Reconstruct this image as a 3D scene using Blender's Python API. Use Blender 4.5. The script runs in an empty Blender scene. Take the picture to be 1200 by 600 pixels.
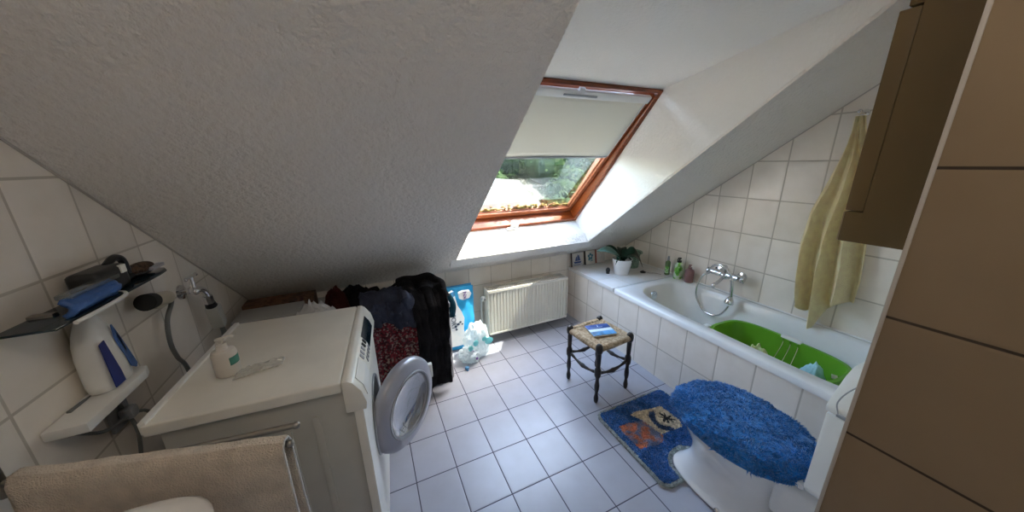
import bpy, bmesh, math, random
from mathutils import Vector, Matrix, noise
random.seed(7)
S = bpy.context.scene
COL = S.collection
PI = math.pi
rad = math.radians

# ------------------------------------------------------------------ materials
def nt(name):
    m = bpy.data.materials.new(name); m.use_nodes = True
    t = m.node_tree
    return m, t, t.nodes['Principled BSDF'], t.nodes['Material Output']

def N(t, typ, **kw):
    n = t.nodes.new(typ)
    for k, v in kw.items():
        if k == 'op': n.operation = v
        elif k.startswith('i_'): n.inputs[int(k[2:])].default_value = v
        else: setattr(n, k, v)
    return n

def ramp(t, stops):
    r = t.nodes.new('ShaderNodeValToRGB')
    e = r.color_ramp.elements
    while len(e) < len(stops): e.new(0.5)
    for i, (p, c) in enumerate(stops):
        e[i].position = p; e[i].color = (c[0], c[1], c[2], 1)
    return r

def srgb(r, g, b):
    f = lambda c: (c/255/12.92) if c/255 <= .04045 else ((c/255+.055)/1.055)**2.4
    return (f(r), f(g), f(b))

def mat(name, col, rough=.5, metal=0, var=.06, vscale=8, bump=0, bscale=60, spec=.5, sheen=0, coat=0, detail=3):
    m, t, p, o = nt(name)
    p.inputs['Roughness'].default_value = rough
    p.inputs['Metallic'].default_value = metal
    p.inputs['Specular IOR Level'].default_value = spec
    p.inputs['Sheen Weight'].default_value = sheen
    p.inputs['Coat Weight'].default_value = coat
    tc = N(t, 'ShaderNodeTexCoord')
    ns = N(t, 'ShaderNodeTexNoise'); ns.inputs['Scale'].default_value = vscale; ns.inputs['Detail'].default_value = detail
    t.links.new(tc.outputs['Object'], ns.inputs['Vector'])
    a = [max(0, c*(1-var*2)) for c in col]; b = [min(1, c*(1+var*2)) for c in col]
    r = ramp(t, [(.3, a), (.7, b)])
    t.links.new(ns.outputs['Fac'], r.inputs[0]); t.links.new(r.outputs[0], p.inputs['Base Color'])
    if bump:
        n2 = N(t, 'ShaderNodeTexNoise'); n2.inputs['Scale'].default_value = bscale; n2.inputs['Detail'].default_value = 4
        t.links.new(tc.outputs['Object'], n2.inputs['Vector'])
        bp = N(t, 'ShaderNodeBump'); bp.inputs['Strength'].default_value = bump; bp.inputs['Distance'].default_value = .01
        t.links.new(n2.outputs['Fac'], bp.inputs['Height']); t.links.new(bp.outputs[0], p.inputs['Normal'])
    return m

def tile_mat(name, ax, su, sv, ou, ov, g, tile, grout, rough=.25, var=.05, wave=.15):
    """ceramic tiles laid on a world grid; ax = two of 'xyz'"""
    m, t, p, o = nt(name); L = t.links.new
    geo = N(t, 'ShaderNodeNewGeometry'); sep = N(t, 'ShaderNodeSeparateXYZ'); L(geo.outputs['Position'], sep.inputs[0])
    ds = []; cells = []
    for a, s, off in ((ax[0], su, ou), (ax[1], sv, ov)):
        s1 = N(t, 'ShaderNodeMath', op='SUBTRACT', i_1=off); L(sep.outputs['XYZ'.index(a.upper())], s1.inputs[0])
        s2 = N(t, 'ShaderNodeMath', op='DIVIDE', i_1=s); L(s1.outputs[0], s2.inputs[0])
        fl = N(t, 'ShaderNodeMath', op='FLOOR'); L(s2.outputs[0], fl.inputs[0]); cells.append(fl)
        fr = N(t, 'ShaderNodeMath', op='FRACT'); L(s2.outputs[0], fr.inputs[0])
        i = N(t, 'ShaderNodeMath', op='SUBTRACT', i_0=1.0); L(fr.outputs[0], i.inputs[1])
        mn = N(t, 'ShaderNodeMath', op='MINIMUM'); L(fr.outputs[0], mn.inputs[0]); L(i.outputs[0], mn.inputs[1])
        d = N(t, 'ShaderNodeMath', op='MULTIPLY', i_1=s); L(mn.outputs[0], d.inputs[0]); ds.append(d)
    mn = N(t, 'ShaderNodeMath', op='MINIMUM'); L(ds[0].outputs[0], mn.inputs[0]); L(ds[1].outputs[0], mn.inputs[1])
    mr = N(t, 'ShaderNodeMapRange'); mr.inputs['From Min'].default_value = g*.4; mr.inputs['From Max'].default_value = g*.65
    L(mn.outputs[0], mr.inputs['Value'])
    cx = N(t, 'ShaderNodeCombineXYZ'); L(cells[0].outputs[0], cx.inputs[0]); L(cells[1].outputs[0], cx.inputs[1])
    wn = N(t, 'ShaderNodeTexWhiteNoise'); L(cx.outputs[0], wn.inputs['Vector'])
    r = ramp(t, [(0, [c*(1-var) for c in tile]), (1, [min(1, c*(1+var)) for c in tile])]); L(wn.outputs['Value'], r.inputs[0])
    ns = N(t, 'ShaderNodeTexNoise'); ns.inputs['Scale'].default_value = 9; ns.inputs['Detail'].default_value = 4; L(geo.outputs['Position'], ns.inputs['Vector'])
    nr = ramp(t, [(.3, (.93, .92, .90)), (.65, (1, 1, 1))]); L(ns.outputs['Fac'], nr.inputs[0])
    mul = N(t, 'ShaderNodeMixRGB', blend_type='MULTIPLY'); mul.inputs[0].default_value = 1; L(r.outputs[0], mul.inputs[1]); L(nr.outputs[0], mul.inputs[2])
    mx = N(t, 'ShaderNodeMixRGB'); L(mr.outputs[0], mx.inputs[0]); mx.inputs[1].default_value = (*grout, 1); L(mul.outputs[0], mx.inputs[2])
    L(mx.outputs[0], p.inputs['Base Color'])
    rr = N(t, 'ShaderNodeMapRange'); rr.inputs['To Min'].default_value = .85; rr.inputs['To Max'].default_value = rough; L(mr.outputs[0], rr.inputs['Value']); L(rr.outputs[0], p.inputs['Roughness'])
    n2 = N(t, 'ShaderNodeTexNoise'); n2.inputs['Scale'].default_value = 14; L(geo.outputs['Position'], n2.inputs['Vector'])
    h = N(t, 'ShaderNodeMath', op='MULTIPLY', i_1=wave); L(n2.outputs['Fac'], h.inputs[0])
    h1 = N(t, 'ShaderNodeMapRange'); h1.inputs['From Max'].default_value = g*1.6; L(mn.outputs[0], h1.inputs['Value'])
    h2 = N(t, 'ShaderNodeMath', op='ADD'); L(h.outputs[0], h2.inputs[0]); L(h1.outputs[0], h2.inputs[1])
    bp = N(t, 'ShaderNodeBump'); bp.inputs['Strength'].default_value = .5; bp.inputs['Distance'].default_value = .0012
    L(h2.outputs[0], bp.inputs['Height']); L(bp.outputs[0], p.inputs['Normal'])
    return m

def plaster(name, col, strength=.5, scale=70):
    m, t, p, o = nt(name); L = t.links.new
    geo = N(t, 'ShaderNodeNewGeometry')
    n1 = N(t, 'ShaderNodeTexNoise'); n1.inputs['Scale'].default_value = scale; n1.inputs['Detail'].default_value = 3; n1.inputs['Roughness'].default_value = .6
    L(geo.outputs['Position'], n1.inputs['Vector'])
    bp = N(t, 'ShaderNodeBump'); bp.inputs['Strength'].default_value = strength; bp.inputs['Distance'].default_value = .022
    L(n1.outputs['Fac'], bp.inputs['Height']); L(bp.outputs[0], p.inputs['Normal'])
    n2 = N(t, 'ShaderNodeTexNoise'); n2.inputs['Scale'].default_value = 1.3; L(geo.outputs['Position'], n2.inputs['Vector'])
    r = ramp(t, [(.3, [c*.95 for c in col]), (.7, col)]); L(n2.outputs['Fac'], r.inputs[0]); L(r.outputs[0], p.inputs['Base Color'])
    p.inputs['Roughness'].default_value = .92; p.inputs['Specular IOR Level'].default_value = .2
    return m

def pattern_mat(name, stops, scale=30, rough=.8, kind='noise', detail=2, stretch=(1, 1, 1), bump=0, const=False):
    m, t, p, o = nt(name); L = t.links.new
    tc = N(t, 'ShaderNodeTexCoord'); mp = N(t, 'ShaderNodeMapping'); mp.inputs['Scale'].default_value = stretch
    L(tc.outputs['Object'], mp.inputs[0])
    if kind == 'voronoi':
        n = N(t, 'ShaderNodeTexVoronoi'); n.inputs['Scale'].default_value = scale; out = n.outputs['Color']
        L(mp.outputs[0], n.inputs['Vector'])
        s = N(t, 'ShaderNodeSeparateColor'); L(out, s.inputs[0]); out = s.outputs[0]
    elif kind == 'wave':
        n = N(t, 'ShaderNodeTexWave'); n.inputs['Scale'].default_value = scale; n.inputs['Distortion'].default_value = 2; n.inputs['Detail'].default_value = detail
        L(mp.outputs[0], n.inputs['Vector']); out = n.outputs['Fac']
    else:
        n = N(t, 'ShaderNodeTexNoise'); n.inputs['Scale'].default_value = scale; n.inputs['Detail'].default_value = detail
        L(mp.outputs[0], n.inputs['Vector']); out = n.outputs['Fac']
    r = ramp(t, stops)
    if const: r.color_ramp.interpolation = 'CONSTANT'
    L(out, r.inputs[0]); L(r.outputs[0], p.inputs['Base Color'])
    p.inputs['Roughness'].default_value = rough
    if bump:
        bp = N(t, 'ShaderNodeBump'); bp.inputs['Strength'].default_value = bump; bp.inputs['Distance'].default_value = .005
        L(out, bp.inputs['Height']); L(bp.outputs[0], p.inputs['Normal'])
    return m

def thin_glass(name, tint=(.97, .98, .97), refl=.08, rough=.02, dirt=0):
    m = bpy.data.materials.new(name); m.use_nodes = True; t = m.node_tree; L = t.links.new
    t.nodes.remove(t.nodes['Principled BSDF']); o = t.nodes['Material Output']
    tr = N(t, 'ShaderNodeBsdfTransparent'); tr.inputs[0].default_value = (*tint, 1)
    gl = N(t, 'ShaderNodeBsdfGlossy'); gl.inputs['Roughness'].default_value = rough
    fr = N(t, 'ShaderNodeLayerWeight'); fr.inputs[0].default_value = .3
    mu = N(t, 'ShaderNodeMath', op='MULTIPLY_ADD', i_1=.5, i_2=refl); L(fr.outputs['Fresnel'], mu.inputs[0])
    mx = N(t, 'ShaderNodeMixShader'); L(mu.outputs[0], mx.inputs[0]); L(tr.outputs[0], mx.inputs[1]); L(gl.outputs[0], mx.inputs[2])
    out = mx
    if dirt:
        df = N(t, 'ShaderNodeBsdfDiffuse'); df.inputs[0].default_value = (.8, .8, .78, 1)
        m2 = N(t, 'ShaderNodeMixShader'); m2.inputs[0].default_value = dirt
        L(mx.outputs[0], m2.inputs[1]); L(df.outputs[0], m2.inputs[2]); out = m2
    L(out.outputs[0], o.inputs[0])
    return m

def translucent(name, col, amt=.4, rough=.9, transp=0):
    m = bpy.data.materials.new(name); m.use_nodes = True; t = m.node_tree; L = t.links.new
    p = t.nodes['Principled BSDF']; o = t.nodes['Material Output']
    p.inputs['Base Color'].default_value = (*col, 1); p.inputs['Roughness'].default_value = rough
    tl = N(t, 'ShaderNodeBsdfTranslucent'); tl.inputs[0].default_value = (*col, 1)
    mx = N(t, 'ShaderNodeMixShader'); mx.inputs[0].default_value = amt
    L(p.outputs[0], mx.inputs[1]); L(tl.outputs[0], mx.inputs[2]); out = mx
    if transp:
        tr = N(t, 'ShaderNodeBsdfTransparent'); m2 = N(t, 'ShaderNodeMixShader'); m2.inputs[0].default_value = transp
        L(mx.outputs[0], m2.inputs[1]); L(tr.outputs[0], m2.inputs[2]); out = m2
    L(out.outputs[0], o.inputs[0])
    return m

GROUT_W = srgb(188, 180, 168)
GROUT_F = srgb(62, 58, 72)
WT = (.84, .785, .72)
M = {}
M['floor'] = tile_mat('floor_tiles', 'xy', .2, .25, 0, 0, .0045, (.37, .38, .44), GROUT_F, .32, .03)
M['wall_x'] = tile_mat('wall_tiles_side', 'yz', .2, .25, .15, .226, .0075, WT, GROUT_W, .22, .05, .4)
M['wall_y'] = tile_mat('wall_tiles_back', 'xz', .2, .25, .07, .226, .0045, WT, GROUT_W, .22, .05, .4)
M['deck_tiles'] = tile_mat('deck_tiles', 'xy', .2, .2, .07, .02, .004, (.72, .72, .73), GROUT_W, .22, .04, .3)
M['plaster'] = plaster('rough_white_plaster', (.87, .825, .77), .8, 45)
M['smooth'] = plaster('painted_reveal', (.86, .84, .80), .3, 60)
M['wood'] = pattern_mat('varnished_pine', [(.2, srgb(90, 36, 10)), (.6, srgb(134, 62, 20)), (.85, srgb(160, 84, 34))], 6, .3, 'noise', 4, (2, 12, 12), .05)
M['sash_wood'] = pattern_mat('sash_pine', [(.2, srgb(130, 66, 34)), (.6, srgb(175, 105, 68)), (.85, srgb(196, 130, 92))], 6, .35, 'noise', 4, (2, 12, 12), .05)
M['glass'] = thin_glass('window_glass', (.93, .96, .94), .01, .01, .002)
M['clear'] = thin_glass('clear_plastic', (.9, .95, .93), .12, .1, .06)
M['green_glass'] = thin_glass('green_jar_glass', (.62, .78, .70), .15, .05, .05)
M['blind'] = translucent('blind_cloth', (.70, .67, .59), .12)
M['white_plastic'] = mat('white_plastic', (.78, .78, .76), .35, 0, .02)
M['grey_plastic'] = mat('grey_plastic', (.30, .31, .33), .35, 0, .03)
M['silver'] = mat('silver_plastic', (.38, .375, .42), .3, .25, .03)
M['enamel'] = mat('machine_enamel', (.80, .78, .72), .32, 0, .02)
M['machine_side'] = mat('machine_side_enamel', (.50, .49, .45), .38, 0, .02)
M['ceramic'] = mat('white_ceramic', (.80, .80, .80), .12, 0, .015, coat=.3)
M['tub'] = mat('tub_enamel', (.80, .80, .80), .18, 0, .015, coat=.2)
M['chrome'] = mat('chrome', (.75, .75, .77), .12, 1, .02)
M['steel'] = mat('brushed_steel', (.35, .33, .30), .3, 1, .05)
M['radiator'] = mat('radiator_lacquer', (.78, .75, .66), .35, 0, .02)
M['black'] = mat('black_plastic', (.012, .012, .013), .4, 0, .1)
M['black_cloth'] = mat('black_coat_cloth', (.012, .011, .012), .9, 0, .3, 14, .4, 90, .1)
M['navy_cloth'] = pattern_mat('navy_knit', [(.3, (.012, .014, .028)), (.7, (.05, .058, .10))], 60, .9, 'wave', 1, (1, 1, 1), .3)
M['red_cloth'] = mat('dark_red_cloth', (.05, .012, .011), .9, 0, .2, 12, .4, 80, .1)
M['white_cloth'] = mat('white_cotton', (.62, .61, .61), .9, 0, .06, 10, .4, 120, .1)
M['floral'] = pattern_mat('red_floral_cotton', [(0, srgb(70, 16, 24)), (.28, srgb(130, 38, 48)), (.45, srgb(60, 20, 26)), (.58, srgb(150, 128, 118)), (.72, srgb(112, 28, 40)), (.88, srgb(120, 96, 96))], 95, .9, 'voronoi', 2, (1, 1, 1), .1, True)
M['teal_cloth'] = mat('teal_cloth', (.01, .05, .075), .9, 0, .2, 12, .3, 90, .1)
M['towel'] = mat('white_terry', (.72, .62, .52), .95, 0, .06, 25, .9, 260, .1, .3)
M['yellow_towel'] = mat('cream_terry', (.98, .81, .48), .95, 0, .05, 25, 1.0, 230, .1, .3)
M['cabinet'] = mat('ochre_lacquer', (.125, .078, .026), .45, 0, .03)
M['cabinet_edge'] = mat('pale_edge_band', (.42, .31, .19), .5, 0, .03)
M['partition_trim'] = mat('pale_tile_trim', (.48, .44, .40), .4, 0, .02)
M['blue_pile'] = mat('blue_pile', (.008, .17, .50), .95, 0, .15, 60, .6, 300, .05, .4)
M['rug_blue'] = mat('rug_blue_pile', (.012, .12, .38), .95, 0, .2, 60, .6, 300, .05, .4)
M['blue_pile_light'] = mat('light_blue_pile', (.03, .12, .36), .95, 0, .4, 60, .6, 300, .05, .4)
M['navy_pile'] = mat('navy_pile', (.010, .028, .13), .95, 0, .3, 60, .6, 300, .05, .4)
M['slate_pile'] = mat('slate_pile', (.02, .06, .16), .95, 0, .3, 60, .6, 300, .05, .4)
M['rug_edge'] = mat('grey_green_pile', (.38, .43, .42), .95, 0, .2, 60, .6, 300, .05)
M['cream_pile'] = mat('cream_pile', (.78, .66, .48), .95, 0, .15, 60, .6, 300, .05)
M['coral'] = pattern_mat('coral_and_grey_pile', [(.44, srgb(120, 130, 156)), (.53, srgb(178, 124, 106)), (.66, srgb(205, 122, 92))], 22, .95, 'noise', 1, (1, 1, 1), .2)
M['dark_wood'] = mat('dark_turned_wood', (.018, .012, .010), .35, 0, .3, 20)
M['rush'] = pattern_mat('woven_rush', [(.25, srgb(112, 92, 68)), (.5, srgb(165, 142, 112)), (.75, srgb(196, 176, 148))], 60, .9, 'noise', 4, (1, 1, 1), .8)
M['green_plastic'] = mat('green_plastic', (.13, .36, .02), .35, 0, .03)
M['lightblue_cloth'] = mat('light_blue_cloth', (.40, .66, .74), .9, 0, .12, 16, .4, 120, .1)
M['yellow_cloth'] = mat('pale_yellow_cloth', (.55, .60, .30), .9, 0, .08, 16, .4, 120, .1)
M['leaf'] = mat('orchid_leaf', (.010, .035, .018), .25, 0, .2, 10)
M['leaf_light'] = mat('orchid_leaf_grey', (.10, .20, .17), .3, 0, .2, 10)
M['pot'] = mat('white_pot', (.80, .80, .79), .2, 0, .01)
M['soil'] = mat('bark_soil', (.03, .02, .012), .95, 0, .3, 40, .8, 60)
M['label_green'] = mat('green_label', (.06, .25, .19), .5, 0, .1)
M['leafprint'] = pattern_mat('green_leaf_print', [(.42, (.62, .72, .60)), (.5, (.20, .52, .08)), (.65, (.06, .28, .03))], 22, .3, 'noise', 2)
M['lime_bottle'] = mat('olive_green_bottle', (.14, .22, .10), .25, 0, .1)
M['plum'] = mat('plum_bottle', (.26, .13, .13), .3, 0, .05)
M['soap'] = mat('white_soap_bottle', (.64, .60, .55), .35, 0, .02)
M['ivory'] = mat('ivory_pipe', (.55, .49, .38), .4, 0, .04)
M['hose'] = mat('grey_hose', (.16, .17, .17), .45, 0, .06)
M['beige_plastic'] = mat('grey_cartridge', (.46, .46, .43), .4, 0, .03)
M['blue_label'] = mat('blue_label', (.05, .13, .36), .4, 0, .12, 20)
M['royal'] = mat('royal_blue_label', (.02, .035, .22), .4, 0, .1)
M['brown_brush'] = mat('brown_bristle', (.07, .035, .018), .7, 0, .4, 60, .8, 120)
M['bluepack'] = pattern_mat('blue_film_print', [(.3, srgb(30, 150, 215)), (.6, srgb(60, 180, 235)), (.8, srgb(130, 210, 240))], 7, .3, 'noise', 3)
M['whitepack'] = pattern_mat('white_film_print', [(.3, (.72, .76, .80)), (.6, (.80, .80, .82)), (.8, (.66, .72, .78))], 18, .3, 'noise', 2)
M['bag'] = translucent('cloudy_bag_film', (.80, .88, .92), .35, .25, .25)
M['clear_film'] = translucent('clear_film', (.8, .79, .75), .25, .2, .5)
M['bag_cyan'] = translucent('cyan_bag_film', (.30, .78, .80), .3, .25, .1)
M['ink'] = mat('dark_ink', (.03, .05, .10), .5)
M['purple'] = mat('purple_print', (.16, .07, .30), .5)
M['tilepic'] = mat('tile_cream', (.62, .60, .56), .2, 0, .03)
M['delft'] = mat('blue_ink', (.05, .09, .24), .3)
M['teal_ink'] = mat('teal_ink', (.05, .20, .28), .3)
M['redline'] = mat('red_line', (.42, .12, .09), .4)
M['bronze'] = mat('brown_edge', (.09, .06, .05), .5)
M['mag'] = pattern_mat('magazine_cover', [(.30, srgb(18, 50, 120)), (.48, srgb(30, 90, 160)), (.56, srgb(190, 215, 230)), (.66, srgb(50, 120, 180))], 7, .35, 'noise', 1, (1, .6, 1))
M['paper'] = mat('paper_pages', (.62, .58, .5), .8, 0, .05)
M['sky_strip'] = mat('white_band', (.62, .72, .75), .4)
M['mag_blue'] = mat('deep_blue_cover', (.02, .07, .28), .35, 0, .2)
M['mag_sea'] = mat('sea_blue_cover', (.07, .24, .46), .35, 0, .3, 20)
M['carton'] = pattern_mat('brown_print_carton', [(.35, (.05, .028, .02)), (.5, (.16, .08, .045)), (.65, (.06, .02, .02))], 16, .8, 'noise', 2)
M['lightbox'] = mat('pale_grey_board', (.36, .36, .35), .6, 0, .03)
M['hamper'] = mat('grey_hamper_board', (.42, .40, .41), .5, 0, .03)
M['grass'] = mat('grass', (.012, .022, .007), .95, 0, .25, 3, 0, 60, .05)
M['foliage'] = pattern_mat('foliage', [(.3, (.004, .010, .0015)), (.5, (.012, .028, .004)), (.72, (.045, .07, .009))], 4, .7, 'noise', 3)
M['foliage2'] = pattern_mat('pale_foliage', [(.3, (.008, .018, .004)), (.5, (.018, .034, .008)), (.72, (.045, .065, .02))], 4, .7, 'noise', 3)
for q_ in ('foliage', 'foliage2'): M[q_].node_tree.nodes['Principled BSDF'].inputs['Specular IOR Level'].default_value = .05
M['bark'] = mat('bark', (.08, .06, .04), .9, 0, .3)
M['render_white'] = mat('white_render', (.07, .072, .073), .9, 0, .03)
M['pale_roof'] = mat('pale_roof', (.036, .040, .039), .8, 0, .08, 4)
M['dark_glass'] = mat('dark_pane', (.10, .12, .14), .2)
M['moss'] = pattern_mat('moss', [(.35, srgb(120, 80, 50)), (.55, srgb(140, 120, 60)), (.7, srgb(90, 100, 50))], 18, .95, 'noise', 3, (1, 1, 1), .5)
M['outer'] = mat('outer_roofing', (.12, .07, .05), .9)
M['display'] = mat('dark_display', (.008, .02, .03), .1)
M['blackrubber'] = mat('black_rubber', (.01, .01, .01), .7)
M['grille'] = mat('radiator_grille', (.55, .52, .46), .5)

# ------------------------------------------------------------------ mesh builder
def v3(a): return Vector(a)

class MB:
    def __init__(s): s.bm = bmesh.new()
    def box(s, lo, hi, bev=0, rot=None, seg=2):
        lo, hi = v3(lo), v3(hi); c = (lo+hi)/2; d = hi-lo
        r = bmesh.ops.create_cube(s.bm, size=1)
        mtx = Matrix.Translation(c) @ (rot.to_4x4() if rot else Matrix.Identity(4)) @ Matrix.Diagonal((*d, 1))
        bmesh.ops.transform(s.bm, matrix=mtx, verts=r['verts'])
        if bev:
            es = list({e for v in r['verts'] for e in v.link_edges})
            bmesh.ops.bevel(s.bm, geom=es, offset=bev, segments=seg, profile=.6, affect='EDGES')
        return s
    def prism(s, poly, a, b, axis='x', bev=0):
        """poly = 2-D outline in the two other axes; extruded from a to b along axis"""
        def P(u, v, w): return {'x': (w, u, v), 'y': (u, w, v), 'z': (u, v, w)}[axis]
        A = [s.bm.verts.new(P(u, v, a)) for u, v in poly]; B = [s.bm.verts.new(P(u, v, b)) for u, v in poly]
        n = len(poly); fs = [s.bm.faces.new(A), s.bm.faces.new(B[::-1])]
        for i in range(n): fs.append(s.bm.faces.new((A[i], B[i], B[(i+1) % n], A[(i+1) % n])))
        bmesh.ops.recalc_face_normals(s.bm, faces=fs)
        if bev:
            es = list({e for f in fs for e in f.edges})
            bmesh.ops.bevel(s.bm, geom=es, offset=bev, segments=2, profile=.6, affect='EDGES')
        return s
    def cyl(s, p, q, r, r2=None, n=20, cap=True):
        p, q = v3(p), v3(q); d = q-p
        m = Matrix.Translation((p+q)/2) @ d.to_track_quat('Z', 'Y').to_matrix().to_4x4()
        bmesh.ops.create_cone(s.bm, cap_ends=cap, segments=n, radius1=r, radius2=r if r2 is None else r2, depth=d.length, matrix=m)
        return s
    def sph(s, c, r, sc=(1, 1, 1), n=16, rot=None):
        m = Matrix.Translation(c) @ (rot.to_4x4() if rot else Matrix.Identity(4)) @ Matrix.Diagonal((*sc, 1))
        bmesh.ops.create_uvsphere(s.bm, u_segments=n, v_segments=max(8, n*2//3), radius=r, matrix=m)
        return s
    def loft(s, rings, close=True, cap=True):
        R = [[s.bm.verts.new(p) for p in ring] for ring in rings]; n = len(R[0])
        fs = []
        for a, b in zip(R, R[1:]):
            for i in range(n if close else n-1):
                j = (i+1) % n; fs.append(s.bm.faces.new((a[i], a[j], b[j], b[i])))
        if cap:
            fs.append(s.bm.faces.new(R[0][::-1])); fs.append(s.bm.faces.new(R[-1]))
        bmesh.ops.recalc_face_normals(s.bm, faces=fs)
        return s
    def lathe(s, c, prof, n=28, axis=None, cap=True):
        """prof = [(radius, height)], about +Z at c, or about the direction axis"""
        q = v3(axis).to_track_quat('Z', 'Y').to_matrix() if axis else Matrix.Identity(3)
        rings = [[v3(c)+q @ Vector((r*math.cos(2*PI*i/n), r*math.sin(2*PI*i/n), h)) for i in range(n)] for r, h in prof]
        return s.loft(rings, True, cap)
    def tube(s, pts, r, n=10, smooth=4, cap=True):
        P = [v3(p) for p in pts]
        if smooth and len(P) > 2:
            Q = []
            E_ = [P[0]*2-P[1]] + P + [P[-1]*2-P[-2]]
            for i in range(1, len(E_)-2):
                for k in range(smooth):
                    t = k/smooth; a, b, c, d = E_[i-1:i+3]
                    Q.append(.5*((2*b)+(c-a)*t+(2*a-5*b+4*c-d)*t*t+(3*b-a-3*c+d)*t**3))
            Q.append(P[-1]); P = Q
        rr = (lambda i: r(i/(len(P)-1))) if callable(r) else (lambda i: r)
        rings = []; up = None
        for i, p in enumerate(P):
            d = (P[min(i+1, len(P)-1)]-P[max(i-1, 0)]).normalized()
            if up is None: up = d.orthogonal().normalized()
            up = (up-d*up.dot(d)).normalized(); w = d.cross(up)
            rings.append([p+rr(i)*(math.cos(2*PI*k/n)*up+math.sin(2*PI*k/n)*w) for k in range(n)])
        return s.loft(rings, True, cap)
    def grid(s, f, nu, nv, cu=False):
        V = [[s.bm.verts.new(f(i/nu, j/nv)) for j in range(nv+1)] for i in range(nu+(0 if cu else 1))]
        n = len(V); fs = []
        for i in range(nu):
            for j in range(nv):
                fs.append(s.bm.faces.new((V[i][j], V[(i+1) % n][j], V[(i+1) % n][j+1], V[i][j+1])))
        return s
    def obj(s, name, m, parent=None, loc=None, smooth=True, local=False, solid=0, sub=0, angle=40):
        """vertices are given in world coordinates unless local"""
        bmesh.ops.remove_doubles(s.bm, verts=s.bm.verts, dist=1e-6)
        off = Vector((0, 0, 0))
        if parent is not None:
            r = parent
            while r.parent: r = r.parent
            if not local: off = r.location.copy()
        elif loc is not None: off = v3(loc) if not local else off
        for v in s.bm.verts: v.co -= off
        me = bpy.data.meshes.new(name)
        s.bm.to_mesh(me); s.bm.free()
        me.materials.append(m)
        o = bpy.data.objects.new(name, me); COL.objects.link(o)
        if smooth:
            me.polygons.foreach_set('use_smooth', [True]*len(me.polygons))
            me.set_sharp_from_angle(angle=rad(angle))
        if parent is not None: o.parent = parent
        elif loc is not None: o.location = loc
        if solid:
            md = o.modifiers.new('thick', 'SOLIDIFY'); md.thickness = solid; md.offset = -1
        if sub:
            md = o.modifiers.new('sub', 'SUBSURF'); md.levels = sub; md.render_levels = sub
        return o

def tag(o, label, cat, group=None, kind=None):
    o['label'] = label; o['category'] = cat
    if group: o['group'] = group
    if kind: o['kind'] = kind
    return o
def thing(name, label, cat, loc=(0, 0, 0), rz=0, group=None):
    o = bpy.data.objects.new(name, None); COL.objects.link(o)
    o.location = loc; o.rotation_euler = (0, 0, rz); o.empty_display_size = .05
    return tag(o, label, cat, group)
def struct(o): o['kind'] = 'structure'; return o
def fbm(p, sc=1, oct=3):
    return noise.fractal(Vector(p)*sc, 1.0, 2.0, oct)

# ------------------------------------------------------------------ camera
CAM = Vector((-.24903, -1.03500, 1.49395))
Rv = Vector((0.90949668, -0.41540408, -0.01597606)); Uv = Vector((0.13030648, 0.24838122, 0.9598578)); Fv = Vector((0.39476069, 0.87506927, -0.28003174))
cd = bpy.data.cameras.new('camera'); cam = bpy.data.objects.new('camera', cd); COL.objects.link(cam)
mw = Matrix((Rv, Uv, -Fv)).transposed().to_4x4(); mw.translation = CAM
cam.matrix_world = mw
cd.sensor_width = 36; cd.sensor_fit = 'HORIZONTAL'; cd.lens = 36*374.66/1200; cd.clip_start = .02; cd.clip_end = 300
S.camera = cam

# ------------------------------------------------------------------ room shell
XL, XR, YF, YB, ZC = -1.02, 2.206, 1.461, -2.3, 2.45
KX, KY = .551, -.84                                   # free corner of the partition
sl = lambda y: .635+.745*(YF-y)
yC = YF-(ZC-.635)/.745
WX0, WX1 = .32, 1.54
FB, FT = Vector((0, 1.46, .965)), Vector((0, .585, 1.919))   # bottom and top edge of the roof-window frame
yS = 1.245                                            # lower lip of the opening
yT = -.523                                            # upper lip
struct(MB().box((XL-.1, YB-.1, -.08), (XR+.1, YF+.1, 0)).obj('floor', M['floor'], smooth=False))
prof = [(YB, 0), (YF+.1, 0), (YF+.1, .60), (YF, .66), (yC, ZC+.02), (YB, ZC+.02)]
struct(MB().prism(prof, XL-.1, XL, 'x').obj('wall_left', M['wall_x'], smooth=False))
struct(MB().prism(prof, XR, XR+.1, 'x').obj('wall_right', M['wall_x'], smooth=False))
struct(MB().box((XL, YF, 0), (XR, YF+.1, .635)).obj('wall_far', M['wall_y'], smooth=False))
struct(MB().box((XL, YB-.1, 0), (KX, YB, ZC)).obj('wall_back', plaster('wall_paint', (.7, .68, .64)), smooth=False))
# partition behind the toilet: one L-shaped wall whose near leg runs past the camera
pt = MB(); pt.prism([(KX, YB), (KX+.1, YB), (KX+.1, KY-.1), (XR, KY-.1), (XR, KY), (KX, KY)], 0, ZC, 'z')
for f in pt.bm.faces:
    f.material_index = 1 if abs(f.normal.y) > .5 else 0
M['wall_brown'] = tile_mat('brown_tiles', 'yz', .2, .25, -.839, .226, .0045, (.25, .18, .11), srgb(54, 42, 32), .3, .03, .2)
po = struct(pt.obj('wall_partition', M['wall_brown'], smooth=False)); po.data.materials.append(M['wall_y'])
# partition cap strip
struct(MB().box((KX-.002, KY-.004, 0), (KX+.005, KY+.002, ZC-.12), .001).obj('trim_1', M['partition_trim']))
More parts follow.
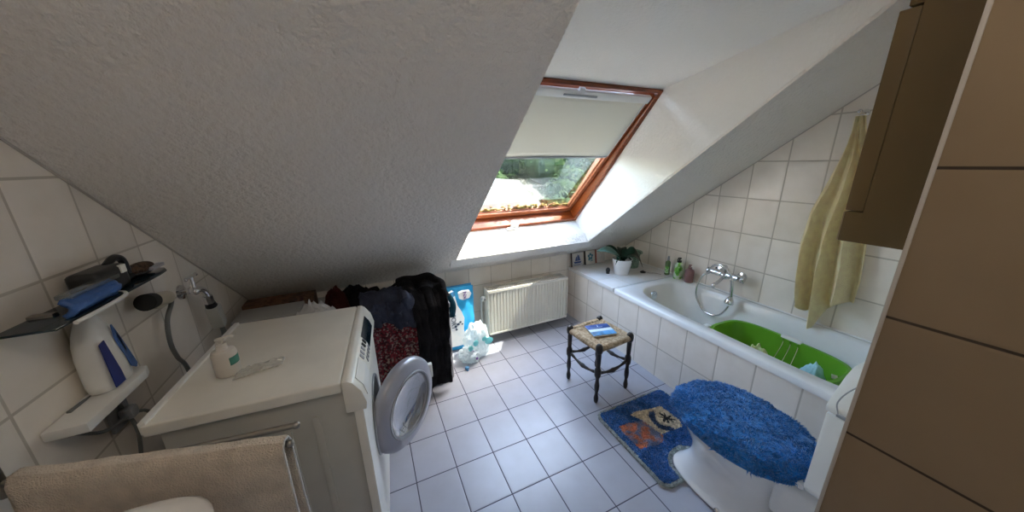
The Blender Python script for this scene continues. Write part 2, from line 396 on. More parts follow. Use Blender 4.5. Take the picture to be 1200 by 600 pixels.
# sloped ceiling with the roof-window recess; outside skin kept 8 cm away
cb = MB(); bm = cb.bm
def quad(*ps):
    f = bm.faces.new([bm.verts.new(p) for p in ps]); return f
TH = .09
def slab(ps, out):
    """a thick panel: inner face ps, pushed outwards along out"""
    o = v3(out)*TH; A = [bm.verts.new(p) for p in ps]; B = [bm.verts.new(v3(p)+o) for p in ps]; n = len(A)
    fs = [bm.faces.new(A), bm.faces.new(B[::-1])]+[bm.faces.new((A[i], B[i], B[(i+1) % n], A[(i+1) % n])) for i in range(n)]
    bmesh.ops.recalc_face_normals(bm, faces=fs)
up = Vector((0, .745, 1)).normalized()
E0, E1 = XL-.1, XR+.1
def sp(x, y): return (x, y, sl(y))
slab([sp(E0, YF+.1), sp(WX0, YF+.1), sp(WX0, yC), sp(E0, yC)], up)
slab([sp(WX1, YF+.1), sp(E1, YF+.1), sp(E1, yC), sp(WX1, yC)], up)
slab([sp(WX0, YF+.1), sp(WX1, YF+.1), sp(WX1, yS), sp(WX0, yS)], up)
slab([sp(WX0, yT), sp(WX1, yT), sp(WX1, yC), sp(WX0, yC)], up)
slab([(E0, yC, ZC), (E1, yC, ZC), (E1, YB-.1, ZC), (E0, YB-.1, ZC)], (0, 0, 1))
struct(cb.obj('ceiling', M['plaster'], smooth=False))
# reveals of the recess
rb = MB(); bm = rb.bm
Sn = (0, yS, sl(yS)); Tn = (0, yT, sl(yT))
side = [(0, Sn[1], Sn[2]+.012), FB+Vector((0, .03, .02)), FT+Vector((0, .06, .03)), (0, .0, FT.z+.175*.585), (0, Tn[1]+.02, Tn[2]+.003)]
for x, o in ((WX0+.003, (-1, 0, 0)), (WX1-.003, (1, 0, 0))):
    TH = .04
    slab([(x, p[1], p[2]) for p in side], o)
TH = .10
slab([(WX0-.04, Sn[1]+.001, Sn[2]), (WX1+.04, Sn[1]+.001, Sn[2]), (WX1+.04, FB.y, FB.z), (WX0-.04, FB.y, FB.z)], Vector((0, .65, -.76)))
slab([(WX0-.04, FT.y, FT.z), (WX1+.04, FT.y, FT.z), (WX1+.04, yT-.02, Tn[2]+.0035), (WX0-.04, yT-.02, Tn[2]+.0035)], Vector((0, .17, .98)))
struct(rb.obj('ceiling_recess', M['smooth'], smooth=False))
# thin silicone / tile trim along slope and side walls
struct(MB().tube([(XL+.002, YF, sl(YF)-.002), (XL+.002, yC, sl(yC)-.002)], .004, 6, 0).obj('trim_2', M['partition_trim']))
struct(MB().tube([(XR-.002, YF, sl(YF)-.002), (XR-.002, yC, sl(yC)-.002)], .004, 6, 0).obj('trim_3', M['partition_trim']))

# ------------------------------------------------------------------ roof window (window_1)
win = bpy.data.objects.new('window_1', None); COL.objects.link(win); struct(win)
WL = (FT-FB).length; WC = (WX0+WX1)/2; HW = (WX1-WX0)/2
sdir = (FT-FB).normalized()
win.location = (WC, FB.y, FB.z); win.rotation_euler = (math.atan2(sdir.z, sdir.y), 0, 0)
def ring_frame(mb, hw, y0, y1, w, z0, z1, bev=.004, wb=None, wt=None):
    wb = wb or w; wt = wt or w
    mb.box((-hw, y0, z0), (-hw+w, y1, z1), bev); mb.box((hw-w, y0, z0), (hw, y1, z1), bev)
    mb.box((-hw+w*.9, y0, z0), (hw-w*.9, y0+wb, z1), bev); mb.box((-hw+w*.9, y1-wt, z0), (hw-w*.9, y1, z1), bev)
f = MB(); ring_frame(f, HW, 0, WL, .036, -.15, .012, .004, None, .022)
fr = f.obj('window_frame', M['wood'], win, local=True)
piv = Matrix.Translation((0, WL/2, -.035)) @ Matrix.Rotation(rad(3.6), 4, 'X')
s_ = MB(); ring_frame(s_, HW-.040, -WL/2+.04, WL/2-.04, .036, -.05, -.005, .005, .05)
# inner stepped bead
ring_frame(s_, HW-.074, -WL/2+.085, WL/2-.07, .012, -.045, -.022, .003)
bmesh.ops.transform(s_.bm, matrix=piv, verts=s_.bm.verts)
sash = s_.obj('sash', M['sash_wood'], win, local=True)
g_ = MB(); g_.box((-HW+.08, -WL/2+.08, -.035), (HW-.08, WL/2-.07, -.031)); bmesh.ops.transform(g_.bm, matrix=piv, verts=g_.bm.verts)
g_.obj('glass_pane', M['glass'], win, local=True)
h_ = MB(); h_.box((-.075, .0, .012), (-.005, .055, .028), .006); h_.box((-.115, .008, .026), (-.03, .026, .046), .007); h_.cyl((-.03, .02, .014), (-.03, .02, .04), .011)
h_.obj('window_handle', M['white_plastic'], win, local=True)
c_ = MB(); c_.box((-.02, WL-.05, .012), (.02, WL-.022, .03), .005); c_.obj('catch', M['white_plastic'], win, local=True)
# blind
rbn = thing('roller_blind', 'off-white roller blind pulled halfway down over the roof window', 'blind', (WC, FB.y, FB.z))
rbn.rotation_euler = win.rotation_euler
def bl(name, mb, m):
    bmesh.ops.transform(mb.bm, matrix=piv, verts=mb.bm.verts); return mb.obj(name, m, rbn, local=True)
YBL = .745-WL/2
b_ = MB()
b_.grid(lambda u, v: (-HW+.082+u*(2*HW-.164), YBL+v*(WL/2-.08-YBL), .006+.004*math.sin(v*PI)+.0015*math.sin(u*9+v*3)), 24, 12)
cl = bl('blind_cloth', b_, M['blind']); md = cl.modifiers.new('t', 'SOLIDIFY'); md.thickness = .0012
bl('bottom_bar', MB().box((-HW+.08, YBL-.014, -.001), (HW-.08, YBL+.004, .011), .003), M['grey_plastic'])
bl('headrail', MB().box((-HW+.076, WL/2-.085, -.002), (HW-.076, WL/2-.038, .026), .006), M['white_plastic'])
bl('pull_tab', MB().box((-.11, WL/2-.070, .022), (.12, WL/2-.058, .031), .003), M['grey_plastic'])
for sgn in (-1, 1):
    bl('guide_rail', MB().box((sgn*(HW-.079)-.004, YBL, -.001), (sgn*(HW-.079)+.004, WL/2-.09, .009), .002), M['white_plastic'])
# moss along the outside lower edge of the pane
ms = MB(); W2 = win.rotation_euler.to_matrix()
for i in range(260):
    u = random.random(); p = piv @ Vector((-HW+.09+u*(2*HW-.18), -WL/2+.088+abs(random.gauss(0, .022)), -.041))
    ms.sph(W2 @ p+Vector(win.location), random.uniform(.006, .013), (1.4, 1, .6), 6)
tag(ms.obj('moss_strip', M['moss'], loc=(WC, 1.6, 1.0)), 'brown and yellow moss grown along the outside lower edge of the roof window pane', 'moss', kind='stuff')
# small dried flower decorations on the lower reveal
def sill_pt(x, t, h=.001):
    p = Vector((x, Sn[1], Sn[2])).lerp(Vector((x, FB.y, FB.z)), t); return p+Vector((0, -.65, .76))*h
sd = [(.458, .28, 'pale round seashell motif stuck leftmost on the sunlit lower window reveal'), (.63, .20, 'pale fish motif second from the left on the sunlit lower reveal'),
      (.86, .2, 'small pale fish motif in the middle of the lower window reveal'), (1.03, .22, 'pale motif on the lower reveal just left of the shadow edge'),
      (1.215, .14, 'blue-grey sticker on the lower reveal at the shadow edge'), (1.41, .14, 'dark grey fish sticker rightmost on the lower window reveal')]
for i, (x, t, lb) in enumerate(sd):
    d = MB(); n = (0, -.65, .76)
    if i == 0:
        for k in range(7):
            a = PI*k/6; d.tube([sill_pt(x, t-.12), sill_pt(x+.04*math.cos(a), t-.1+.26*math.sin(a)*.9, .003)], .0025, 5, 0)
        mm = M['tilepic']
    else:
        c = sill_pt(x, t, .002); d.lathe(c, [(.001, 0), (.016, 0), (.013, .003), (.001, .003)], 14, n)
        d.prism([(x+.012, 0), (x+.034, .012), (x+.034, -.012)], 0, .003, 'z')
        mm = M['delft'] if i == 5 else (M['grey_plastic'] if i == 4 else M['tilepic'])
        vs = [v for v in d.bm.verts if v.co.z < .02]
        for v in vs:
            v.co = sill_pt(v.co.x, t+v.co.y*3, v.co.z)
        q = [v for v in d.bm.verts]
        for v in q: v.co.x = x+(v.co.x-x)*(1.5 if i != 3 else 2.2)
    tag(d.obj('sill_sticker', mm, loc=sill_pt(x, t)), lb, 'sticker', 'stickers on the lower window reveal')

# ------------------------------------------------------------------ radiator
RX0, RX1, RY0, RY1, RZ0, RZ1 = .566, 1.34, 1.250, 1.375, .085, .486
ra = thing('radiator', 'cream panel radiator under the roof window', 'radiator', ((RX0+RX1)/2, 1.34, 0))
p_ = MB(); n = 26; pts = []
for i in range(n):
    x0 = RX0+.018+(RX1-RX0-.036)*i/n; w = (RX1-RX0-.036)/n
    pts += [(x0, RY0+.010), (x0+w*.16, RY0+.002), (x0+w*.62, RY0+.002), (x0+w*.78, RY0+.010)]
outline = [(RX0+.012, RY0+.01)]+pts+[(RX1-.012, RY0+.01), (RX1-.012, RY0+.022), (RX0+.012, RY0+.022)]
p_.prism(outline, RZ0+.012, RZ1-.014, 'z')
p_.box((RX0+.004, RY0, RZ1-.024), (RX1-.004, RY0+.022, RZ1-.006), .005); p_.box((RX0+.004, RY0, RZ0+.0), (RX1-.004, RY0+.022, RZ0+.018), .005)
p_.obj('front_panel', M['radiator'], ra, angle=25)
MB().box((RX0+.01, RY1-.018, RZ0), (RX1-.01, RY1, RZ1-.008), .004).obj('rear_panel', M['radiator'], ra)
for x in (RX0, RX1-.008): MB().box((x, RY0+.004, RZ0+.004), (x+.008, RY1, RZ1), .003).obj('side_panel', M['radiator'], ra)
g_ = MB()
for k in range(52):
    x = RX0+.014+(RX1-RX0-.03)*k/51
    g_.box((x, RY0+.018, RZ1-.012), (x+.006, RY1-.014, RZ1-.002))
g_.box((RX0+.008, RY0+.002, RZ1-.008), (RX1-.008, RY0+.022, RZ1+.001), .002); g_.box((RX0+.008, RY1-.02, RZ1-.008), (RX1-.008, RY1, RZ1+.001), .002)
g_.box((RX0+.008, RY0+.05, RZ1-.010), (RX1-.008, RY0+.056, RZ1), .001)
g_.obj('top_grille', M['grille'], ra)
v_ = MB(); v_.cyl((RX0+.002, 1.345, .395), (RX0-.022, 1.345, .395), .010); v_.cyl((RX0-.022, 1.375, .395), (RX0-.022, 1.325, .395), .013)
v_.obj('valve_body', M['chrome'], ra)
tv = MB(); tv.lathe((RX0-.024, 1.33, .405), [(.004, -.002), (.020, 0), (.021, .03), (.018, .045), (.008, .048)], 20, (0, -1, .1)); tv.obj('thermostat_head', M['white_plastic'], ra)
MB().lathe((RX0-.024, 1.281, .41), [(.002, 0), (.009, 0), (.009, .003), (.002, .003)], 14, (0, -1, .1)).obj('thermostat_dial', M['grey_plastic'], ra)
MB().tube([(RX0-.022, 1.372, .40), (RX0-.022, 1.385, .30), (RX0-.020, 1.385, .12), (RX0-.02, 1.385, .0)], .0085, 10, 3).obj('riser_pipe', M['white_plastic'], ra)
MB().tube([(RX0+.02, 1.36, .10), (RX0-.005, 1.375, .085), (RX0-.06, 1.385, .075), (RX0-.06, 1.385, 0)], .008, 10, 3).obj('return_pipe', M['white_plastic'], ra)
for x in (RX0+.16, RX1-.16): MB().prism([(RY1-.012, .09), (YF-.002, .09), (YF-.002, .42), (RY1, .42), (RY1, .12), (RY1-.012, .12)], x-.02, x+.02, 'x').obj('wall_bracket', M['white_plastic'], ra)

# ------------------------------------------------------------------ bath, apron and deck
PX = 1.487; TY0, TY1 = KY+.003, .823; ZT = .506
ap = MB(); ap.box((PX, KY+.003, 0), (PX+.06, YF-.002, .471)); ap.obj('x', M['wall_x'])
apron = bpy.data.objects['x']; apron.name = 'trim_4'; struct(apron)
dk = MB(); dk.box((PX-.006, TY1+.002, .471), (XR-.002, YF-.002, .506), .004); dk = dk.obj('trim_5', M['deck_tiles']); struct(dk)
tub = thing('bathtub', 'white built-in bathtub with tiled front along the right wall', 'bathtub', (1.85, 0, 0))
TX0, TX1 = PX-.008, XR-.006
def sup(t, cx, cy, a, b, e=2.6):
    c, s = math.cos(t), math.sin(t)
    return (cx+a*math.copysign(abs(c)**(2/e), c), cy+b*math.copysign(abs(s)**(2/e), s))
tb = MB(); n = 72
cx, cy = 1.862, -.02
def ring(a, b, z, e, dy=0, dx=0): return [(*sup(2*PI*(i+.5)/n, cx+dx, cy+dy, a, b, e), z) for i in range(n)]
hx, hy = (TX1-TX0)/2, (TY1-TY0)/2; mx_, my_ = (TX0+TX1)/2, (TY0+TY1)/2
def orect(z, ins=0, e=40): return [(*sup(2*PI*(i+.5)/n, mx_, my_, hx-ins, hy-ins, e), z) for i in range(n)]
tb.loft([orect(ZT-.038), orect(ZT-.006), orect(ZT, .006), orect(ZT, .030, 30), ring(.292, .755, ZT-.002, 4.2), ring(.284, .745, ZT-.012, 4.0), ring(.272, .725, ZT-.07, 3.6), ring(.25, .66, ZT-.26, 3.2), ring(.215, .60, ZT-.36, 3), ring(.16, .5, ZT-.395, 2.6), ring(.05, .2, ZT-.40, 2)], True, False)
fl_ = [v for v in tb.bm.verts if abs(v.co.z-(ZT-.40)) < 1e-5]
tb.bm.faces.new(sorted(fl_, key=lambda v: math.atan2(v.co.y-cy, v.co.x-cx)))
bmesh.ops.recalc_face_normals(tb.bm, faces=tb.bm.faces)
for f_ in tb.bm.faces: f_.normal_flip() if f_.normal.z < -.9 and f_.calc_center_median().z < .2 else None
tb.obj('tub_shell', M['tub'], tub, angle=60)
of = MB(); of.lathe((1.800, .697, .435), [(.001, .014), (.030, .012), (.034, .004), (.034, 0), (.001, 0)], 24, (0, -1, .12)); of.obj('overflow_rosette', M['chrome'], tub)
of = MB(); of.lathe((1.862, .25, .107), [(.001, 0), (.03, 0), (.03, .004), (.02, .006), (.001, .006)], 24); of.obj('drain', M['chrome'], tub)
MB().tube([(XR-.009, TY0, ZT+.002), (XR-.009, YF-.008, ZT+.002)], .006, 6, 0).obj('sealant_bead', M['white_plastic'], tub)

# ------------------------------------------------------------------ bath mixer and hand shower
# chunky bath mixer
mxr = thing('bath_mixer', 'chrome wall-mounted bath mixer with two handles above the tub', 'faucet', (XR, .37, .65))
f = MB()
for y in (.285, .455):
    f.lathe((XR-.001, y, .66), [(.001, 0), (.034, 0), (.032, .008), (.014, .014), (.014, .05), (.001, .05)], 24, (-1, 0, 0))
f.tube([(XR-.05, .285, .66), (XR-.066, .30, .66), (XR-.066, .44, .66), (XR-.05, .455, .66)], .022, 14, 3)
f.cyl((XR-.066, .27, .66), (XR-.066, .47, .66), .024); f.sph((XR-.07, .37, .655), .032)
f.obj('body', M['chrome'], mxr)
for y in (.262, .478):
    s = -1 if y < .37 else 1
    k = MB(); k.lathe((XR-.066, y, .66), [(.001, 0), (.014, 0), (.022, .008), (.024, .022), (.018, .032), (.001, .034)], 18, (0, s, 0))
    for a in range(4): k.cyl((XR-.066, y+s*.02, .66), (XR-.066+.03*math.cos(a*PI/2+.4), y+s*.02, .66+.03*math.sin(a*PI/2+.4)), .006, n=10)
    k.obj('handle', M['chrome'], mxr)
MB().tube([(XR-.066, .37, .655), (XR-.10, .37, .628), (XR-.15, .37, .606), (XR-.18, .37, .60), (XR-.185, .37, .578)], .012, 12, 4).obj('spout', M['chrome'], mxr)
k = MB(); k.tube([(XR-.066, .37, .67), (XR-.075, .37, .70), (XR-.09, .365, .725)], .011, 10, 3); k.sph((XR-.09, .365, .727), .017); k.obj('diverter', M['chrome'], mxr)
sh = thing('hand_shower', 'chrome hand shower with looped hose hanging from the bath mixer', 'shower head', (2.10, .37, .5))
MB().tube([(XR-.10, .465, .652), (2.08, .50, .62), (2.08, .531, .523), (2.08, .524, .437), (2.08, .459, .352), (2.08, .40, .335), (2.08, .34, .348), (2.08, .295, .40), (2.082, .272, .455)], .0075, 10, 6).obj('hose', M['chrome'], sh)
MB().tube([(2.08, .462, .66), (2.07, .434, .71), (2.06, .40, .742), (2.055, .357, .752), (2.06, .31, .73), (2.07, .283, .68), (2.08, .270, .60), (2.085, .266, .53)], lambda t: .007+.004*t, 12, 5).obj('handpiece', M['chrome'], sh)
k = MB(); k.lathe((2.082, .268, .53), [(.001, 0), (.012, 0), (.024, -.018), (.032, -.045), (.030, -.055), (.001, -.06)], 24, (.25, 0, 1)); k.obj('spray_head', M['chrome'], sh)

# ------------------------------------------------------------------ things on the deck and rim
def pump_bottle(name, label, c, r, h, m, mp, flat=1, group='bottles on the bath rim', pump=True):
    t = thing(name, label, 'bottle', c, .3, group)
    prof = [(.001, 0), (r*.93, 0), (r, .006), (r, h*.62), (r*.9, h*.70), (r*.4, h*.76), (r*.36, h*.80)]
    b = MB(); b.lathe((0, 0, 0), prof, 24); b.bm.transform(Matrix.Diagonal((1, flat, 1, 1))); b.obj('bottle_body', m, t, local=True)
    q = MB(); q.cyl((0, 0, h*.78), (0, 0, h*.86), r*.42)
    if pump:
        q.cyl((0, 0, h*.85), (0, 0, h*.95), r*.14, n=10); q.box((-r*.3, -r*.3, h*.93), (r*.3, r*.3, h), r*.12); q.tube([(0, 0, h*.97), (-r*.7, 0, h*.97), (-r*.95, 0, h*.93)], r*.13, 8, 2)
    else: q.cyl((0, 0, h*.84), (0, 0, h), r*.38, r*.34)
    q.obj('pump_head' if pump else 'cap', mp, t, local=True)
    return t
Z0 = ZT+.001
t1 = pump_bottle('shampoo_bottle', 'slim olive green bottle with grey cap, left of the leaf-print soap dispenser', (2.135, .866, Z0), .026, .17, M['lime_bottle'], M['grey_plastic'], .8, pump=False)
q = MB(); q.grid(lambda u, v: ((.0268)*math.cos(PI*.7+u*1.9), .8*.0268*math.sin(PI*.7+u*1.9), .02+v*.06), 10, 4); q.obj('label', M['leafprint'], t1, local=True, solid=.0006)
t2 = pump_bottle('soap_dispenser', 'white pump dispenser printed with green leaves on the bath rim', (2.135, .757, Z0), .043, .185, M['leafprint'], M['black'], .75)
t2['category'] = 'soap dispenser'
t3 = pump_bottle('lotion_bottle', 'plum-coloured round pump bottle on the bath rim, nearest the mixer', (2.14, .655, Z0), .036, .15, M['plum'], M['plum'])
# plug
k = MB(); k.lathe((1.985, 1.0, Z0), [(.001, 0), (.024, 0), (.026, .006), (.018, .011), (.005, .012), (.004, .02), (.001, .02)], 20)
k.tube([(1.985, 1.0, Z0+.016), (2.01, .96, Z0+.004), (2.06, .93, Z0+.003), (2.08, .88, Z0+.003)], .0015, 6, 4)
tag(k.obj('bath_plug', M['blackrubber'], loc=(1.985, 1.0, Z0)), 'small black bath plug lying on the tiled deck beside the flower pot', 'plug')
# orchid
OX, OY = 1.79, 1.065
orc = thing('potted_orchid', 'orchid with broad dark leaves in a white pot on the tiled deck', 'potted plant', (OX, OY, Z0))
k = MB(); k.lathe((OX, OY, Z0), [(.001, 0), (.058, 0), (.062, .004), (.086, .138), (.088, .144), (.083, .144), (.072, .10), (.001, .10)], 32); k.obj('pot', M['pot'], orc)
k = MB(); k.lathe((OX, OY, Z0+.101), [(.001, 0), (.066, 0), (.05, .012), (.001, .016)], 20); k.obj('bark_mulch', M['soil'], orc)
def leaf(base, tip, rise, w, m, droop=0, roll=0):
    base, tip = v3(base), v3(tip); d = tip-base; sd_ = Matrix.Rotation(roll, 3, d.normalized()) @ d.cross(Vector((0, 0, 1))).normalized()
    def F(u, v):
        p = base.lerp(tip, u); p.z += rise*4*u*(1-u)-droop*u*u
        ww = w*(math.sin(PI*min(1, u*.93+.07))**.6)*(1-u**5)
        a = (v-.5)*2
        return p+sd_*ww*a+Vector((0, 0, abs(a)*ww*.35))
    k = MB(); k.grid(F, 18, 6); return k.obj('leaf', m, orc, solid=.003, sub=1)
B0 = (OX, OY, Z0+.115)
leaf(B0, (1.530, 1.12, Z0+.225), .045, .050, M['leaf_light'], 0, -.5)
leaf(B0, (1.62, 1.20, Z0+.19), .06, .055, M['leaf'], 0, -.4)
leaf(B0, (1.965, .985, Z0+.045), .10, .068, M['leaf'], 0, .55)
leaf(B0, (1.90, 1.22, Z0+.16), .07, .045, M['leaf'])
leaf(B0, (1.83, .97, Z0+.10), .05, .018, M['leaf'])
leaf(B0, (1.69, 1.04, Z0+.10), .06, .022, M['leaf'])
k = MB(); k.tube([(OX, OY, Z0+.12), (OX-.04, OY+.05, Z0+.18), (OX+.03, OY+.1, Z0+.20), (OX+.16, OY+.12, Z0+.17)], .003, 6, 6); k.obj('flower_stem', M['bark'], orc)
# black knob left of pot
k = MB(); k.sph((1.685, 1.125, Z0+.030), .020, (1, 1, 1.35), 14); k.cyl((1.685, 1.125, Z0), (1.685, 1.125, Z0+.01), .016)
tag(k.obj('black_figurine', M['black'], loc=(1.685, 1.125, Z0)), 'small black rounded object on the deck left of the orchid pot', 'ornament')
# jar
JX, JY = 2.02, 1.17
jr = thing('glass_jar', 'greenish glass jar with a wide rim behind the orchid', 'jar', (JX, JY, Z0))
k = MB(); k.lathe((JX, JY, Z0), [(.001, 0), (.055, 0), (.06, .01), (.064, .12), (.07, .14), (.066, .14), (.060, .12), (.055, .012), (.001, .01)], 28); k.obj('jar_body', M['green_glass'], jr)
k = MB(); k.lathe((JX, JY, Z0), [(.066, .138), (.084, .142), (.086, .152), (.080, .158), (.066, .152), (.066, .138)], 28, cap=False); k.obj('jar_rim', M['green_glass'], jr)
# decorative tiles leaning on far wall
def deco(x0, w, label, motif, ink, edge):
    t = thing('picture_tile', label, 'picture tile', (x0+w/2, 1.425, Z0), 0, 'picture tiles leaning on the far wall'); h = .135
    lean = Matrix.Rotation(rad(-8), 4, 'X')
    def put(mb): mb.bm.transform(lean); return mb
    put(MB().box((-w/2, -.005, 0), (w/2, .005, h), .002)).obj('tile_face', M['tilepic'], t, local=True)
    put(MB().box((-w/2-.012, -.006, 0), (-w/2-.001, .008, h+.003), .002)).obj('edge_strip', edge, t, local=True)
    k = MB()
    if motif == 'ship':
        k.prism([(-.035, .03), (.035, .03), (.045, .048), (-.045, .048)], -.0075, -.005, 'y')
        k.prism([(-.028, .054), (-.004, .054), (-.006, .10), (-.02, .085)], -.0075, -.005, 'y'); k.prism([(.002, .054), (.034, .056), (.016, .112), (.004, .105)], -.0075, -.005, 'y')
        k.box((-.001, -.0075, .045), (.001, -.005, .118)); k.box((-.05, -.0072, .018), (.05, -.005, .022)); k.box((-.04, -.0072, .010), (.03, -.005, .013))
    else:
        for a in range(5):
            c, s = math.cos(a*2*PI/5+.3), math.sin(a*2*PI/5+.3); k.sph((.022*c, -.006, .078+.022*s), .013, (1, .15, 1), 10)
        k.box((-.002, -.0075, .022), (.002, -.005, .06)); k.sph((.018, -.006, .036), .012, (1, .12, .5), 10); k.sph((-.018, -.006, .045), .012, (1, .12, .5), 10)
    put(k).obj('motif', ink, t, local=True)
deco(1.506, .120, 'cream tile with a blue sailing ship, leftmost of the tiles on the deck', 'ship', M['delft'], M['bronze'])
deco(1.665, .112, 'cream tile with a blue-green flower, right of the ship tile', 'flower', M['teal_ink'], M['black'])
t = deco(1.80, .10, 'cream tile with a red edge strip, half hidden behind the orchid leaf', 'flower', M['tilepic'], M['redline'])

# ------------------------------------------------------------------ laundry basket in the tub
bk = thing('laundry_basket', 'bright green plastic laundry basket standing in the bathtub', 'basket', (1.862, -.14, .107), rad(-1.5))
BX, BY, BH = .185, .315, .305
def rr(a, b, z, e=3.6): return [(*sup(2*PI*(i+.5)/56, 0, 0, a, b, e), z) for i in range(56)]
k = MB(); k.loft([rr(BX*.80, BY*.84, 0), rr(BX*.84, BY*.88, .03), rr(BX, BY, BH-.012), rr(BX+.014, BY+.014, BH-.008), rr(BX+.014, BY+.014, BH), rr(BX-.004, BY-.004, BH), rr(BX*.82, BY*.86, .03), rr(BX*.78, BY*.82, .006)], True, True)
k.obj('basket_body', M['green_plastic'], bk, local=True, angle=50)
for (x0, y0, x1, y1) in ((BX-.006, -.055, BX+.022, .055), (-BX-.022, -.055, -BX+.006, .055)):
    MB().box((x0, y0, BH-.012), (x1, y1, BH+.008), .006).obj('handle_grip', M['white_plastic'], bk, local=True)
MB().box((-BX+.02, BY-.0, BH-.02), (-BX+.085, BY+.035, BH+.006), .006).obj('end_clip', M['white_plastic'], bk, local=True)
k = MB()
for y in (-.04, .0, .04):
    k.tube([(BX-.012, y, BH-.01), (BX-.02, y-.01, BH-.05), (.05, y*1.2-.02, .10), (0, y-.03, .04)], .0028, 6, 4)
k.obj('leg_wires', M['chrome'], bk, local=True)
def heap(cx, cy, z, a, b, h, seed, m, name, label, cat, kind_name=None, group=None, fold=.5, fs=7, base=0):
    def F(u, v):
        t = u*2*PI; r = v
        n1 = fbm((math.cos(t)*r*1.3+seed, math.sin(t)*r*1.3, seed*.7), 1.6, 3)
        k_ = 1+.18*fbm((math.cos(t)+seed, math.sin(t), 3), 1.2, 2)
        hh = h*(1-r**2.6)*(1+.35*n1)+h*.22*fold*abs(fbm((r*math.cos(t)*fs+seed, r*math.sin(t)*fs*.6, 5), .6, 3))*(1-r**6)
        return (cx+a*k_*r*math.cos(t), cy+b*k_*r*math.sin(t), z+base+max(0, hh))
    k = MB(); k.grid(F, 48, 18, True)
    bmesh.ops.remove_doubles(k.bm, verts=k.bm.verts, dist=1e-5)
    # close below
    es = [e for e in k.bm.edges if e.is_boundary]
    bmesh.ops.holes_fill(k.bm, edges=es, sides=0)
    bmesh.ops.recalc_face_normals(k.bm, faces=k.bm.faces)
    o = k.obj(name, m, loc=(cx, cy, z), angle=80)
    return tag(o, label, cat, group)
heap(1.865, -.075, .150, .09, .10, .20, 2.1, M['yellow_cloth'], 'yellow_cloth', 'crumpled pale yellow cloth inside the green basket', 'cloth', fold=.15, fs=3)
heap(1.92, -.325, .150, .11, .095, .205, 5.3, M['lightblue_cloth'], 'light_blue_cloth', 'crumpled light blue cloth with a care tag in the green basket', 'cloth', fold=.15, fs=3)
k = MB(); k.box((1.94, -.42, .33), (1.985, -.395, .334), .001, Matrix.Rotation(.4, 3, 'Z')); o = k.obj('care_tag', M['white_cloth'], loc=(1.96, -.41, .33))
lb = [x for x in bpy.data.objects if x.name == 'light_blue_cloth'][0]
o.parent = lb; o.location = Vector((1.955, -.405, .37))-lb.location-Vector((0, 0, .03))

# ------------------------------------------------------------------ cream towel on the right wall
tw = thing('hanging_towel', 'cream yellow terry towel hanging in long folds on the tiled wall', 'towel', (2.16, -.15, 1.7))
def T(u, v):
    z = 1.70-v*1.17
    spread = [(.0, -.165, -.135), (.08, -.185, -.135), (.2, -.24, -.118), (.35, -.29, -.080), (.5, -.30, -.038), (.62, -.30, -.026), (.75, -.315, -.022), (.87, -.325, -.035), (1.0, -.320, -.070)]
    for a, b in zip(spread, spread[1:]):
        if v <= b[0]+1e-9:
            f = (v-a[0])/(b[0]-a[0]); y0 = a[1]+(b[1]-a[1])*f; y1 = a[2]+(b[2]-a[2])*f; break
    w = y1-y0
    y = y0+w*u
    amp = .010+.034*min(1, v*1.6)
    x = 2.155-.02*v-amp*((1-2*abs(math.sin(u*PI*3.1+.5+.6*v))**.8)+.35*math.sin(u*19+v*3))-.012*fbm((u*3, v*3, 1), 1.5)
    # uneven hem: long point in the left half
    hem = .06*math.exp(-((u-.80)/.10)**2)-.0+.20*math.exp(-((u-.56)/.09)**2)-.0-.06*u*0
    base = 1.0-.10*(1-math.exp(-((u-.6)/.35)**2))
    z = 1.70-(v*1.10)*base-hem*v**6*.9
    if u > .86: z += (u-.86)/.14*.16*v**4
    return (x, y, max(z, .5))
k = MB(); k.grid(T, 64, 60); k.obj('towel_cloth', M['yellow_towel'], tw, solid=.006)
k = MB(); k.cyl((XR-.001, -.15, 1.715), (2.14, -.15, 1.715), .006); k.sph((2.14, -.15, 1.72), .011); k.lathe((XR-.001, -.15, 1.715), [(.001, 0), (.02, 0), (.018, .006), (.001, .008)], 16, (-1, 0, 0))
tag(k.obj('wall_hook', M['chrome'], loc=(XR, -.15, 1.715)), 'chrome wall hook carrying the cream towel', 'hook')

# ------------------------------------------------------------------ wall cabinet above the toilet
cbn = thing('wall_cabinet', 'ochre brown wall cabinet hanging above the toilet', 'cabinet', (1.15, -.74, 1.279))
CX0, CX1, CY0, CY1, CZ0, CZ1 = .90, 1.45, KY+.002, -.632, 1.279, 1.84
MB().box((CX0, CY0, CZ0), (CX1, CY1-.034, CZ1), .002).box((CX0, CY1-.038, CZ0), (CX1, CY1, CZ0+.078), .002).box((CX0, CY1-.036, CZ1-.028), (CX1, CY1-.012, CZ1), .001).obj('carcass', M['cabinet'], cbn)
MB().box((CX0+.002, CY1-.033, CZ0+.081), (CX1-.002, CY1+.002, CZ1-.032), .003).obj('door', M['cabinet'], cbn)
MB().box((CX0+.004, CY1+.0015, CZ0+.001), (CX1-.002, CY1+.004, CZ0+.076), .001).obj('front_edge_band', M['cabinet_edge'], cbn)

